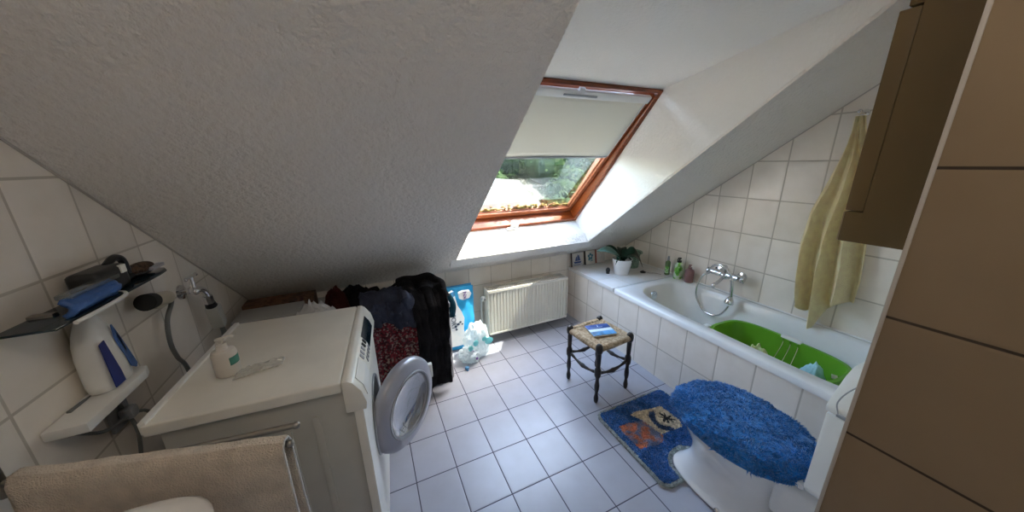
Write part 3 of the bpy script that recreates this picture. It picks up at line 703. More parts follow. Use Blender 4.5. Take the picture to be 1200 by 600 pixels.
# ------------------------------------------------------------------ toilet
TXc = 1.08
to = thing('toilet', 'white floor-standing toilet with shaggy blue lid cover', 'toilet', (TXc, -.42, 0))
def egg(z, yc, a, b, n=40, sq=2.1, back=0):
    out = []
    for i in range(n):
        t = 2*PI*i/n; c, s = math.cos(t), math.sin(t)
        bb = b if s > 0 else b*(1-back)
        out.append((TXc+a*math.copysign(abs(c)**(2/sq), c), yc+bb*math.copysign(abs(s)**(2/sq), s), z))
    return out
k = MB()
k.loft([egg(0, -.40, .115, .225, sq=2.6), egg(.018, -.40, .115, .225, sq=2.6), egg(.028, -.402, .106, .216, sq=2.5), egg(.06, -.41, .098, .20), egg(.13, -.43, .095, .175), egg(.20, -.435, .104, .180), egg(.26, -.43, .128, .200), egg(.32, -.42, .160, .222), egg(.365, -.42, .182, .236), egg(.385, -.42, .188, .240), egg(.392, -.42, .180, .232), egg(.39, -.42, .145, .195), egg(.33, -.42, .125, .17), egg(.24, -.45, .08, .10)])
k.box((TXc-.095, -.76, .20), (TXc+.095, -.60, .388), .03)
k.obj('bowl', M['ceramic'], to, sub=1, angle=70)
k = MB()
k.loft([egg(.392, -.425, .192, .248), egg(.394, -.425, .196, .252), egg(.404, -.425, .197, .253), egg(.410, -.425, .19, .246), egg(.410, -.425, .13, .18), egg(.393, -.425, .13, .18)])
k.obj('seat', M['white_plastic'], to, sub=1)
k = MB(); k.loft([egg(.4105, -.425, .190, .246), egg(.412, -.425, .195, .251), egg(.420, -.425, .194, .250), egg(.426, -.425, .17, .23)]); lid = k.obj('lid', M['white_plastic'], to)
for s in (-1, 1):
    MB().cyl((TXc+s*.075-.02, -.678, .408), (TXc+s*.075+.02, -.678, .408), .012).cyl((TXc+s*.075, -.678, .388), (TXc+s*.075, -.678, .408), .009).obj('hinge', M['ceramic'], to)
    MB().lathe((TXc+s*.109, -.46, .022), [(.001, .014), (.007, .012), (.011, .004), (.012, 0), (.001, 0)], 12, (s*.8, 0, .6)).obj('screw_cap', M['chrome'], to)
k = MB(); k.cyl((TXc, -.74, .28), (TXc, KY+.003, .28), .05, .055); k.cyl((TXc, -.62, .12), (TXc, KY+.003, .15), .052); k.obj('outlet_pipe', M['ivory'], to)
# shaggy cover
def cover_surf(u, v):
    t = u*2*PI; e = 2.1
    R_ = [(0, .450), (.35, .449), (.7, .444), (.9, .438), (1.0, .426), (1.045, .408), (1.05, .395)]
    f = v*(len(R_)-1); i = min(int(f), len(R_)-2); f -= i
    r = R_[i][0]+(R_[i+1][0]-R_[i][0])*f; z = R_[i][1]+(R_[i+1][1]-R_[i][1])*f
    c, s = math.cos(t), math.sin(t)
    return Vector((TXc+.196*r*math.copysign(abs(c)**(2/e), c), -.425+.250*r*math.copysign(abs(s)**(2/e), s), z))
k = MB(); k.grid(cover_surf, 64, 18, True); bmesh.ops.remove_doubles(k.bm, verts=k.bm.verts, dist=1e-5)
cover = k.obj('lid_cover', M['blue_pile'], to, solid=.006)
def tufts(surf, cnt, L, m, name, parent, seed=3, wid=.0022, keep=None, loc=None, lean=.5, vpow=.5):
    rnd = random.Random(seed); k = MB(); bm_ = k.bm; e = 1e-3
    for _ in range(cnt):
        u, v = rnd.random(), rnd.random()**vpow*.995+.002
        p = surf(u, v)
        if keep and not keep(p): continue
        du = surf((u+e) % 1, v)-p; dv = surf(u, min(v+e, 1))-p
        nrm = du.cross(dv)
        if nrm.length < 1e-12: continue
        nrm.normalize()
        if nrm.z < 0 and v < .85: nrm = -nrm
        flow = Vector((fbm((p.x*16, p.y*16, 0), 1, 2), fbm((p.x*16, p.y*16, 9), 1, 2), 0))*2.2
        d = (nrm+flow*lean+Vector((rnd.gauss(0, .35), rnd.gauss(0, .35), 0))).normalized()
        l = L*rnd.uniform(.6, 1.15); s = d.cross(Vector((rnd.random()-.5, rnd.random()-.5, rnd.random()-.5))).normalized()*wid
        w2 = d.cross(s)
        a = [bm_.verts.new(p+s), bm_.verts.new(p-s*.5+w2*.8), bm_.verts.new(p-s*.5-w2*.8)]
        mid = p+d*l*.6+Vector((0, 0, -l*.05)); b = [bm_.verts.new(mid+s*.9), bm_.verts.new(mid-s*.45+w2*.7), bm_.verts.new(mid-s*.45-w2*.7)]
        tip = bm_.verts.new(p+d*l+flow*l*.25+Vector((0, 0, -l*.18)))
        for i in range(3):
            j = (i+1) % 3; bm_.faces.new((a[i], a[j], b[j], b[i])); bm_.faces.new((b[i], b[j], tip))
    # no merging of doubles needed here, far apart
    return k
k = tufts(cover_surf, 12000, .025, M['blue_pile'], 'pile', cover, wid=.0026, lean=.9)
pl = k.obj('cover_pile', M['blue_pile'], cover, angle=180); pl['kind'] = 'stuff'
# cistern
ci = MB(); CI0 = .892
prof_c = [(CI0, .50), (CI0+.015, .475), (1.255, .475), (1.27, .50), (1.27, .80), (1.245, .845), (1.20, .885), (1.15, .90), (1.0, .90), (.965, .882), (.93, .85), (.90, .822), (CI0, .80)]
cis = thing('cistern', 'white plastic low-level cistern mounted on the wall behind the toilet', 'cistern', (TXc, -.78, .475))
lo = [(x, z) for x, z in prof_c if z <= .80]
ci.prism([(CI0, .50), (CI0+.015, .475), (1.255, .475), (1.27, .50), (1.27, .783), (CI0, .783)], KY+.002, -.712, 'y', .008); ci.obj('tank', M['white_plastic'], cis)
MB().prism([(CI0-.002, .787), (1.272, .787), (1.272, .80), (1.245, .845), (1.20, .885), (1.15, .90), (1.0, .90), (.965, .882), (.93, .85), (.90, .822), (CI0-.002, .806)], KY+.002, -.708, 'y', .007).obj('tank_lid', M['white_plastic'], cis)
MB().box((CI0-.008, -.80, .788), (CI0+.001, -.735, .797), .003).obj('flush_lever', M['grey_plastic'], cis)
MB().tube([(CI0-.004, -.738, .797), (CI0+.004, -.728, .825), (.93, -.735, .856), (.965, -.76, .889), (.985, -.80, .902)], .0018, 6, 5).obj('lever_wire', M['grey_plastic'], cis)
MB().cyl((TXc, -.775, .39), (TXc, -.775, .476), .022).obj('flush_pipe', M['white_plastic'], cis)
# blue and white pack behind the toilet
pk = thing('cleaner_pack', 'blue and white cleaning pack lying on the floor beside the toilet outlet', 'package', (1.27, -.60, 0), .4)
MB().box((-.10, -.06, 0), (.10, .06, .075), .02, None, 3).obj('pack_body', M['whitepack'], pk, local=True)
k = MB(); k.tube([(-.09, -.02, .077), (0, .01, .079), (.09, .045, .077)], .012, 8, 3); k.bm.transform(Matrix.Translation((0, 0, .06)) @ Matrix.Diagonal((1, 1.4, .25, 1))); k.obj('blue_band', M['mag_sea'], pk, local=True)

# ------------------------------------------------------------------ rug
rg = thing('bath_rug', 'blue shaggy pedestal rug with fish picture patches around the toilet foot', 'rug', (1.12, -.03, 0))
def inside(x, y):
    x0, x1, y0, y1, r = .855, 1.405, -.30, .222, .05
    if not (x0 < x < x1 and y0 < y < y1): return -1
    dx = max(x0+r-x, x-(x1-r), 0); dy = max(y0+r-y, y-(y1-r), 0)
    d = min(x-x0, x1-x, y-y0, y1-y)
    if dx and dy:
        d = r-math.hypot(dx, dy)
        if d < 0: return -1
    # cut-out for the pedestal
    cw = .108; cyc = -.275
    if y < cyc: dd = abs(x-TXc)-cw
    else: dd = math.hypot(x-TXc, y-cyc)-cw
    return min(d, dd)
def rug_poly():
    out = []; x0, x1, y0, y1, r = .855, 1.405, -.30, .222, .05
    def arc(cx, cy, r, a0, a1, n=8):
        for i in range(n+1):
            a = a0+(a1-a0)*i/n; out.append((cx+r*math.cos(a), cy+r*math.sin(a)))
    arc(x1-r, y1-r, r, 0, PI/2); arc(x0+r, y1-r, r, PI/2, PI); arc(x0+r, y0+r, r, PI, 1.5*PI)
    out.append((TXc-.108, y0)); arc(TXc, -.275, .108, PI, 0, 16); out.append((TXc+.108, y0))
    arc(x1-r, y0+r, r, -PI/2, 0)
    return out
MB().prism(rug_poly(), .0005, .010, 'z').obj('backing', M['rug_edge'], rg)
def patch(poly, m, name, z0, z1): return MB().prism(poly, z0, z1, 'z').obj(name, m, rg)
coral = [(.908, -.085), (1.06, -.108), (1.098, -.072), (1.07, .055), (1.045, .066), (.915, .085), (.903, .072)]
fishp = [(1.04, .118), (1.075, .125), (1.19, .108), (1.26, .10), (1.27, -.03), (1.243, -.074), (1.105, -.065), (1.085, -.05), (1.066, .07)]
def inpoly(p, poly):
    x, y = p; c = False; n = len(poly)
    for i in range(n):
        (x1, y1), (x2, y2) = poly[i], poly[(i+1) % n]
        if (y1 > y) != (y2 > y) and x < (x2-x1)*(y-y1)/(y2-y1)+x1: c = not c
    return c
def fishcol(x, y):
    # arc of blue (fish body) and small black crab on the cream patch
    a = (x-1.165)/.05; b = (y-.0)/.075
    r = math.hypot((x-1.20)/1.0, (y-.01)/1.0)
    if .055 < r < .088 and x < 1.185 and not (y > .09): return 'slate'
    for (p, q) in (((1.185, .03), (1.245, -.02)), ((1.235, .035), (1.19, -.02)), ((1.215, .05), (1.222, -.03)), ((1.18, .0), (1.25, .01))):
        px, py = q[0]-p[0], q[1]-p[1]; t = max(0, min(1, ((x-p[0])*px+(y-p[1])*py)/(px*px+py*py)))
        if math.hypot(x-p[0]-t*px, y-p[1]-t*py) < .0055: return 'black'
    return 'cream'
rnd = random.Random(11); sets = {}
for i in range(26000):
    x = rnd.uniform(.85, 1.41); y = rnd.uniform(-.305, .227); d = inside(x, y)
    if d < -.004: continue
    if d < .016: c = 'edge'
    elif inpoly((x, y), coral): c = 'coral'
    elif inpoly((x, y), fishp): c = fishcol(x, y)
    else: c = 'blue'
    sets.setdefault(c, []).append((x, y))
mm = {'edge': ('fringe_pile', M['rug_edge']), 'coral': ('starfish_patch', M['coral']), 'cream': ('fish_patch', M['cream_pile']), 'slate': ('blue_fish', M['slate_pile']), 'black': ('black_crab', M['black']), 'blue': ('blue_pile', M['rug_blue'])}
for c, ps in sets.items():
    k = MB(); bm_ = k.bm
    for (x, y) in ps:
        h = (.010 if c == 'edge' else .016)*rnd.uniform(.7, 1.1)+.008
        fx, fy = fbm((x*14, y*14, 1), 1, 2)*.012+rnd.gauss(0, .002), fbm((x*14, y*14, 7), 1, 2)*.012+rnd.gauss(0, .002)
        w = .0036; a0 = rnd.random()*6
        A = [bm_.verts.new((x+w*math.cos(a0+j*2.094), y+w*math.sin(a0+j*2.094), .009)) for j in range(3)]
        B = [bm_.verts.new((x+fx*.6+w*.8*math.cos(a0+j*2.094), y+fy*.6+w*.8*math.sin(a0+j*2.094), .009+(h-.009)*.75)) for j in range(3)]
        tp = bm_.verts.new((x+fx, y+fy, h))
        for j in range(3):
            q = (j+1) % 3; bm_.faces.new((A[j], A[q], B[q], B[j])); bm_.faces.new((B[j], B[q], tp))
    o = k.obj(mm[c][0], mm[c][1], rg, angle=180); o['kind'] = 'stuff'

# ------------------------------------------------------------------ stool
st = thing('rush_stool', 'small dark turned-wood stool with a woven rush seat', 'stool', (1.058, .463, 0), rad(5))
LX, LY, HS = .135, .138, .40
corn = [(-LX, -LY), (LX, -LY), (LX, LY), (-LX, LY)]
for (x, y) in corn:
    pr = [(.001, 0), (.010, 0), (.014, .012), (.0155, .035), (.011, .06), (.010, .075), (.015, .10), (.016, .13), (.011, .165), (.013, .185), (.020, .20), (.021, .225), (.020, .245), (.013, .26), (.015, .29), (.016, .34), (.015, .36), (.022, .368), (.024, .39), (.021, .412), (.012, .422), (.001, .424)]
    MB().lathe((x, y, 0), pr, 16).obj('leg', M['dark_wood'], st, local=True)
def stretcher(a, b):
    a, b = v3((*a, .222)), v3((*b, .222)); d = (b-a).normalized(); L_ = (b-a).length
    def r(t): return .0075+.003*math.sin(t*PI*4)**2+(.008*math.exp(-((t-.5)/.07)**2))
    pts = [a.lerp(b, i/16)-Vector((0, 0, .030*math.sin(PI*i/16)-.0)) for i in range(17)]
    return MB().tube(pts, r, 12, 2).obj('stretcher', M['dark_wood'], st, local=True)
for i in range(4): stretcher(corn[i], corn[(i+1) % 4])
k = MB()
for i in range(4):
    a, b = v3((*corn[i], HS-.013)), v3((*corn[(i+1) % 4], HS-.013)); d = (b-a).normalized(); k.tube([a+d*.012, a.lerp(b, .5), b-d*.012], lambda t: .0195+.002*math.sin(t*PI), 14, 10)
def seat(u, v):
    x = (u-.5)*2*LX; y = (v-.5)*2*LY
    dd = max(abs(x)/LX, abs(y)/LY); z = HS+.000-.014*(1-dd)
    ridge = .0015*math.cos((x if abs(y)/LY < abs(x)/LX else y)*400)
    diag = -.003*math.exp(-((abs(x)/LX-abs(y)/LY)/.06)**2)
    return (x, y, z+ridge+diag)
k.grid(seat, 60, 60)
def seat2(u, v):
    p = seat(u, v); return (p[0], p[1], p[2]-.022)
k.grid(seat2, 10, 10)
k.obj('seat', M['rush'], st, local=True)
mg = thing('magazine', 'folded magazine with blue and white cover lying on the rush stool', 'magazine', (1.075, .475, HS-.002), rad(-12))
MB().box((-.082, -.068, 0), (.082, .068, .010), .002).obj('pages', M['paper'], mg, local=True)
MB().box((-.083, -.020, .0101), (.083, .012, .0122), .001).obj('title_band', M['sky_strip'], mg, local=True)
MB().box((-.083, .012, .0101), (.083, .069, .0122), .001).obj('cover_top', M['mag_blue'], mg, local=True)
MB().box((-.083, -.069, .0101), (.083, -.020, .0122), .001).obj('cover_photo', M['mag_sea'], mg, local=True)
k = MB(); k.sph((.0, .045, .0122), .008, (.5, 1.3, .08), 10); k.tube([(-.06, .03, .0122), (-.02, .024, .0124), (.03, .032, .0122)], .0015, 5, 3); k.obj('sailboat_print', M['sky_strip'], mg, local=True)

# ------------------------------------------------------------------ washing machine
wm = thing('washing_machine', 'white front-loading washing machine with its round door open', 'washing machine', (-.372, -.052, 0), rad(-4))
# local frame: +x to the front, +y along the front, origin at near front corner of the body
D, W_, H_ = .49, .60, .85
k = MB()
k.box((-D+.02, .018, .02), (-.0, W_-.018, H_-.035), .008)
for x in (-.44, -.36, -.28, -.20, -.12):                       # embossed ribs on the near side
    k.box((x, .013, .12 if x > -.3 else .60), (x+.022, .030, H_-.11), .005)
k.obj('cabinet_body', M['machine_side'], wm, local=True)
k = MB(); k.box((-D, 0, H_-.036), (-.022, W_, H_), .006, seg=3); k.obj('worktop', M['enamel'], wm, local=True)
k = MB(); k.box((-D-.005, .004, H_-.03), (-D+.012, W_-.004, H_+.008), .003); k.obj('worktop_back_edge', M['white_plastic'], wm, local=True)
k = MB(); k.prism([(-.020, H_-.115), (.040, H_-.115), (.044, H_-.09), (.034, H_-.045), (.012, H_-.010), (-.002, H_), (-.020, H_)], 0, W_, 'y', .004); k.obj('control_panel', M['enamel'], wm, local=True)
k = MB(); k.box((0, .006, .02), (.030, W_-.006, H_-.118), .006)
k.obj('front_panel', M['enamel'], wm, local=True)
pn = Vector((.78, 0, .62)).normalized()                        # slope of the upper control strip
def on_panel(y0, y1, s0, s1, th, name, m, bev=.002):
    a = Vector((.012, 0, H_-.010)); b = Vector((.034, 0, H_-.045)); c = Vector((.044, 0, H_-.09))
    def P(s, lift):
        if s < .5: p = a.lerp(b, s*2); n = Vector((.85, 0, .53))
        else: p = b.lerp(c, s*2-1); n = Vector((.976, 0, .217))
        return p+n*lift
    poly = [P(s0, th), P((s0+s1)/2 if s0 < .5 < s1 else s1*.5+s0*.5, th), P(s1, th), P(s1, -.002), P(s0, -.002)]
    k = MB(); k.prism([(p.x, p.z) for p in poly], y0, y1, 'y'); return k.obj(name, m, wm, local=True, smooth=False)
on_panel(.31, .50, .05, .75, .002, 'display', M['display'])
for i in range(5): on_panel(.285-.0-.028*i*1.0, .30-.028*i, .15, .4, .003, 'button', M['display'] if i < 2 else M['grey_plastic'])
for i in range(4): on_panel(.285-.028*i, .30-.028*i, .55, .75, .003, 'button', M['grey_plastic'])
on_panel(.035, .155, .08, .95, .003, 'detergent_drawer', M['white_plastic'])
# drum opening, the dark inside painted as a flat black disc
k = MB(); k.lathe((.030, .30, .47), [(.150, 0), (.163, .0), (.165, .004), (.160, .008), (.150, .004)], 40, (1, 0, 0), False); k.obj('porthole_seal', M['grey_plastic'], wm, local=True)
k = MB(); k.lathe((.031, .30, .47), [(.001, .001), (.152, .001), (.152, .003), (.001, .003)], 40, (1, 0, 0)); k.obj('drum_dark_disc', M['black'], wm, local=True)
for (x, y) in ((-D+.06, .06), (-.05, .06), (-D+.06, W_-.06), (-.05, W_-.06)): MB().cyl((x, y, 0), (x, y, .022), .022).obj('foot', M['black'], wm, local=True)
# door: hinge at near side, swung 42 degrees from closed
Rm = Matrix.Rotation(rad(-4), 4, 'Z')
dc_w = Vector((-.195, .245, .472)); u_w = Vector((math.cos(rad(48)), math.sin(rad(48)), 0)); n_w = Vector((math.sin(rad(48)), -math.cos(rad(48)), 0))
inv = (Matrix.Translation((-.372, -.052, 0)) @ Rm).inverted()
dc = inv @ dc_w; dn = (inv.to_3x3() @ n_w); du = (inv.to_3x3() @ u_w)
k = MB(); k.lathe(dc, [(.132, .012), (.140, .020), (.150, .020), (.185, .012), (.198, .0), (.202, -.016), (.196, -.030), (.150, -.034), (.132, -.020), (.132, .012)], 56, dn, False)
door = k.obj('door', M['silver'], wm, local=True)
k = MB(); k.lathe(dc, [(.133, .010), (.128, .004), (.10, -.012), (.05, -.020), (.0015, -.022)], 48, dn, False); k.obj('door_glass', thin_glass('door_glass', (.66, .66, .70), .18, .06, .12), door, local=True)
k = MB(); k.lathe(dc, [(.132, -.020), (.126, -.06), (.105, -.085), (.06, -.095), (.0015, -.098)], 48, dn, False); k.obj('glass_bowl', thin_glass('bowl_glass', (.62, .60, .64), .2, .08, .25), door, local=True)
k = MB(); k.lathe(dc, [(.134, .014), (.1365, .022), (.143, .024), (.146, .020)], 56, dn, False); k.obj('inner_ring', M['grey_plastic'], door, local=True, solid=.002)
k = MB(); c0 = dc+du*.193
k.box(c0+Vector((-.008, -.012, -.0)), c0+Vector((.012, .012, .075)), .006)
k.obj('door_handle', M['white_plastic'], door, local=True)
k = MB(); c1 = dc-du*.198-dn*.014; k.cyl(c1+Vector((0, 0, -.07)), c1+Vector((0, 0, -.04)), .010); k.cyl(c1+Vector((0, 0, .04)), c1+Vector((0, 0, .07)), .010); k.box(c1+Vector((-.022, -.012, -.075)), c1+Vector((.0, .012, .075)), .003); k.obj('door_hinge', M['grey_plastic'], door, local=True)

# soap dispenser + empty wrapper on the machine
sb = thing('hand_soap_bottle', 'white pump soap bottle with green label on the washing machine', 'soap bottle', (-.725, .165, .851), .6); sb.scale = (.82, .82, .76)
k = MB(); k.lathe((0, 0, 0), [(.001, 0), (.036, 0), (.040, .005), (.040, .098), (.035, .112), (.019, .118), (.018, .130)], 28); k.obj('bottle_body', M['soap'], sb, local=True)
k = MB(); k.grid(lambda u, v: (.0408*math.cos(-1.55+u*1.2), .0408*math.sin(-1.55+u*1.2), .05+v*.035), 10, 3); k.obj('label', M['label_green'], sb, local=True, solid=.0006)
k = MB(); k.cyl((0, 0, .126), (0, 0, .144), .017); k.cyl((0, 0, .142), (0, 0, .158), .006, n=10); k.lathe((0, 0, .156), [(.001, 0), (.014, 0), (.015, .008), (.001, .011)], 16); k.tube([(0, 0, .162), (.028, 0, .164), (.042, 0, .157)], .0055, 8, 3); k.obj('pump_head', M['soap'], sb, local=True)
def wrap(u, v):
    x = -.70+u*.125; y = .105+v*.055+.03*u
    return (x, y, .8535+.010*abs(fbm((u*3, v*3, 2), 1.8, 3))+.008*math.sin(u*PI)*(1-abs(v-.5)*1.4))
k = MB(); k.grid(wrap, 26, 14)
tag(k.obj('plastic_wrapper', M['clear_film'], loc=(-.64, .13, .851), solid=.0006), 'crumpled clear plastic wrapper lying beside the pump soap bottle', 'wrapper')

# ------------------------------------------------------------------ left wall fittings
tp = thing('wall_tap', 'chrome washing machine tap on the left tiled wall', 'tap', (XL, .71, .985))
k = MB(); k.lathe((XL+.001, .71, .985), [(.001, 0), (.032, 0), (.030, .008), (.013, .012), (.012, .02), (.001, .02)], 24, (1, 0, 0))
k.tube([(XL+.01, .71, .985), (XL+.035, .700, .986), (XL+.055, .694, .988)], .0115, 12, 2)
k.sph((XL+.055, .694, .988), .019); k.tube([(XL+.055, .694, .988), (XL+.060, .725, .985), (XL+.064, .748, .962), (XL+.065, .756, .935)], .0125, 12, 4)
k.cyl((XL+.065, .756, .938), (XL+.065, .760, .903), .019, n=8)
k.obj('tap_body', M['chrome'], tp)
k = MB(); k.cyl((XL+.055, .694, .995), (XL+.055, .694, 1.05), .009); k.cyl((XL+.055, .650, 1.052), (XL+.055, .740, 1.050), .0055); k.sph((XL+.055, .650, 1.052), .008); k.sph((XL+.055, .740, 1.050), .008); k.obj('tap_handle', M['chrome'], tp)
aq = thing('water_stop_hose', 'grey water stop cartridge and inlet hose below the wall tap', 'hose', (XL+.065, .79, .82))
k = MB(); k.cyl((XL+.065, .761, .902), (XL+.065, .768, .884), .019, .022, n=16); k.obj('union_nut', M['black'], aq)
k = MB(); k.box((XL+.040, .760, .770), (XL+.090, .808, .885), .010, Matrix.Rotation(.16, 3, 'X')); k.obj('cartridge', M['beige_plastic'], aq)
MB().tube([(XL+.065, .793, .775), (XL+.065, .81, .745), (XL+.06, .81, .68), (XL+.05, .80, .60), (XL+.045, .74, .40), (XL+.045, .72, .01)], .010, 10, 4).obj('inlet_hose', M['hose'], aq)
dr = thing('drain_connector', 'ivory drain pipe stub with a black rubber end on the left wall', 'drain pipe', (XL, .47, 1.03))
k = MB(); k.cyl((XL+.001, .48, 1.03), (XL+.045, .47, 1.035), .028); k.cyl((XL+.045, .515, 1.030), (XL+.048, .425, 1.052), .025); k.cyl((XL+.045, .50, 1.030), (XL+.040, .545, 1.024), .018, .013); k.obj('pipe_stub', M['ivory'], dr)
k = MB(); k.cyl((XL+.047, .428, 1.051), (XL+.050, .385, 1.060), .027, .029); k.obj('rubber_end', M['blackrubber'], dr)
dh = thing('drain_hose', 'thin grey hose curving down the left wall behind the machine', 'hose', (XL+.035, .5, 1.0))
MB().tube([(XL+.038, .548, 1.023), (XL+.035, .566, 1.018), (XL+.032, .560, .99), (XL+.03, .505, .94), (XL+.03, .480, .86), (XL+.03, .492, .79), (XL+.03, .53, .70), (XL+.03, .54, .4), (XL+.035, .52, .01)], .0075, 10, 6).obj('hose_tube', M['hose'], dh)
MB().cyl((XL+.039, .535, 1.025), (XL+.036, .558, 1.021), .013, n=12).obj('hose_clip', M['grey_plastic'], dh)
# glass shelf and its contents
gs = thing('wall_shelf', 'dark glass shelf with rounded end on the left wall holding hair brushes', 'shelf', (XL, .3, 1.148))
SHP = [(XL+.001, -.02), (XL+.10, -.02), (XL+.105, .40), (XL+.10, .45), (XL+.08, .485), (XL+.04, .505), (XL+.001, .51)]
MB().prism(SHP, 1.146, 1.152, 'z', .001).obj('shelf_plate', M['display'], gs)
for y in (.08, .40): MB().box((XL+.001, y-.01, 1.128), (XL+.045, y+.01, 1.160), .003).obj('bracket', M['steel'], gs)
hb = thing('hair_brush', 'oval brown-bristled hair brush lying on the wall shelf', 'brush', (XL+.055, .41, 1.152), 0, 'brushes on the wall shelf')
k = MB(); k.sph((XL+.055, .41, 1.176), .05, (.55, 1.1, .36), 20); k.obj('bristle_pad', M['brown_brush'], hb)
k = MB(); k.tube([(XL+.055, .365, 1.166), (XL+.06, .31, 1.167), (XL+.065, .24, 1.164)], .009, 10, 3); k.sph((XL+.055, .41, 1.164), .052, (.5, 1.05, .22), 20); k.obj('brush_handle', M['black'], hb)
k = MB(); k.box((XL+.07, .40, 1.164), (XL+.092, .47, 1.176), .004); k.obj('silver_band', M['silver'], hb)
k = MB(); k.box((XL+.02, .17, 1.153), (XL+.085, .30, 1.225), .015, seg=3); k.tube([(XL+.05, .28, 1.22), (XL+.05, .32, 1.235), (XL+.05, .352, 1.22), (XL+.05, .358, 1.17)], .010, 8, 4)
hd = k.obj('black_toiletry_case', M['black'], loc=(XL+.05, .23, 1.153)); tag(hd, 'black case with a looped strap on the wall shelf behind the blue pouch', 'case')
MB().box((XL+.072, .262, 1.198), (XL+.089, .285, 1.222), .002).obj('white_tag', M['white_plastic'], hd)
k = MB(); k.grid(lambda u, v: (XL+.085+.02*math.sin(v*PI)+.006*fbm((u*3, v*4, 0), 2), .04+u*.17, 1.150+v*.05-.0*u), 16, 12); 
bp_ = thing('blue_pouch', 'shiny blue pouch in the white-rimmed holder at the front of the wall shelf', 'pouch', (XL+.09, .13, 1.15))
k.obj('pouch_film', M['blue_label'], bp_, solid=.012)
MB().box((XL+.07, .05, 1.195), (XL+.10, .23, 1.208), .005).obj('pouch_fold', M['clear'], bp_)
MB().tube([(XL+.108, .02, 1.146), (XL+.113, .12, 1.147), (XL+.108, .21, 1.149), (XL+.06, .245, 1.150)], .005, 8, 4).obj('holder_rim', M['white_plastic'], bp_)
# small ledge with bottle
lg = thing('white_ledge', 'small white wall ledge carrying the blue-labelled bottle', 'ledge', (XL, .24, .86))
MB().prism([(XL+.001, -.02), (XL+.080, -.02), (XL+.085, .215), (XL+.075, .245), (XL+.001, .26)], .872, .898, 'z', .004).obj('ledge_body', M['white_plastic'], lg)
MB().prism([(XL+.04, .871), (XL+.001, .871), (XL+.001, .82)], .08, .10, 'y').obj('ledge_bracket', M['white_plastic'], lg)
bb = thing('cleaner_bottle', 'tall white plastic bottle with blue labels on the white wall ledge', 'bottle', (XL+.05, .235, .896))
def bot(z, a, b, dx=0): return [(*sup(2*PI*i/32, XL+.051, .235+dx, a, b, 2.6), .896+z) for i in range(32)]
k = MB(); k.loft([bot(0, .030, .056), bot(.006, .034, .062), bot(.12, .034, .060), bot(.17, .028, .046), bot(.205, .018, .022), bot(.225, .014, .015)]); k.obj('bottle_body', M['white_plastic'], bb, sub=1)
k = MB(); k.lathe((XL+.05, .235, 1.118), [(.001, 0), (.019, 0), (.019, .03), (.012, .036), (.001, .036)], 18); k.obj('cap', M['white_plastic'], bb)
def lab(poly, name, m):
    k = MB(); k.prism([(y, z) for y, z in poly], XL+.0845, XL+.087, 'x'); return k.obj(name, m, bb)
lab([(.246, 1.07), (.250, 1.072), (.262, 1.03), (.282, .95), (.288, .925), (.280, .915), (.262, .930), (.256, .97), (.250, .99), (.243, 1.03)], 'blue_drop_label', M['blue_label'])
lab([(.250, 1.04), (.256, 1.045), (.268, .985), (.262, .98)], 'white_lettering', M['white_plastic'])
lab([(.185, 1.04), (.205, 1.045), (.222, .94), (.224, .908), (.185, .908)], 'royal_label', M['royal'])
bb.location.y -= .075; bb.location.x -= .012; bb.location.z += .003
# cable tangle with socket lower left
cbx = thing('power_cable', 'grey power cables looping down to a socket on the left wall', 'cable', (XL+.02, .19, .75))
MB().tube([(XL+.012, .05, .90), (XL+.015, .13, .89), (XL+.02, .17, .84), (XL+.02, .19, .79), (XL+.03, .19, .70), (XL+.02, .15, .55)], .005, 8, 5).obj('cable', M['hose'], cbx)
MB().tube([(XL+.012, .02, .86), (XL+.02, .10, .79), (XL+.03, .17, .775), (XL+.04, .24, .74), (XL+.03, .30, .60)], .005, 8, 5).obj('cable', M['hose'], cbx)
MB().box((XL+.001, .15, .74), (XL+.012, .23, .82), .004).box((XL+.012, .172, .762), (XL+.045, .208, .798), .01).obj('socket', M['grey_plastic'], cbx)

# ------------------------------------------------------------------ towel rail, towel, washbasin
tr = thing('towel_rail', 'chrome swivel towel rail with two arms on the left wall', 'towel rail', (XL, -.16, .89))
MB().cyl((XL+.03, -.16, .86), (XL+.03, -.16, .93), .009).box((XL+.001, -.19, .865), (XL+.014, -.13, .925), .005).box((XL+.008, -.17, .885), (XL+.032, -.15, .90), .002).obj('wall_mount', M['steel'], tr)
k = MB(); k.tube([(XL+.03, -.16, .893), (-.475, -.300, .893)], .0065, 10, 0); k.sph((-.475, -.300, .893), .009, n=10); k.obj('arm', M['steel'], tr)
k = MB(); k.tube([(XL+.03, -.16, .877), (-.478, -.222, .877)], .0075, 10, 0); k.sph((-.478, -.222, .877), .0095, n=10); k.obj('arm', M['steel'], tr)
a0, a1 = Vector((XL+.06, -.168, .8935)), Vector((-.483, -.298, .8935)); ad = (a1-a0).normalized(); an = Vector((ad.y, -ad.x, 0))
def TW(u, v):
    p = a0.lerp(a1, u); s = (v-.45)*1.05
    r = .014
    if abs(s) < r*PI/2: a = s/r; p = p+an*(-r*math.sin(a))*-1+Vector((0, 0, r*math.cos(a)))
    else:
        d = abs(s)-r*PI/2; sg = 1 if s > 0 else -1
        p = p+an*sg*(r+.006*math.sin(u*7+2*sg)*min(1, d*6)+.02*d)-Vector((0, 0, d))
    p.z += .004*fbm((u*5, v*2, 0), 1.5)
    p += ad*(.015*max(0, abs(s)-.02)*(u-.5))
    return p
k = MB(); k.grid(TW, 50, 70)
a_dummy = 0
htw = thing('hand_towel', 'white terry hand towel folded over the rail in front of the washing machine', 'towel', (-.72, -.23, .905))
k.obj('towel_cloth', M['towel'], htw, solid=.007)
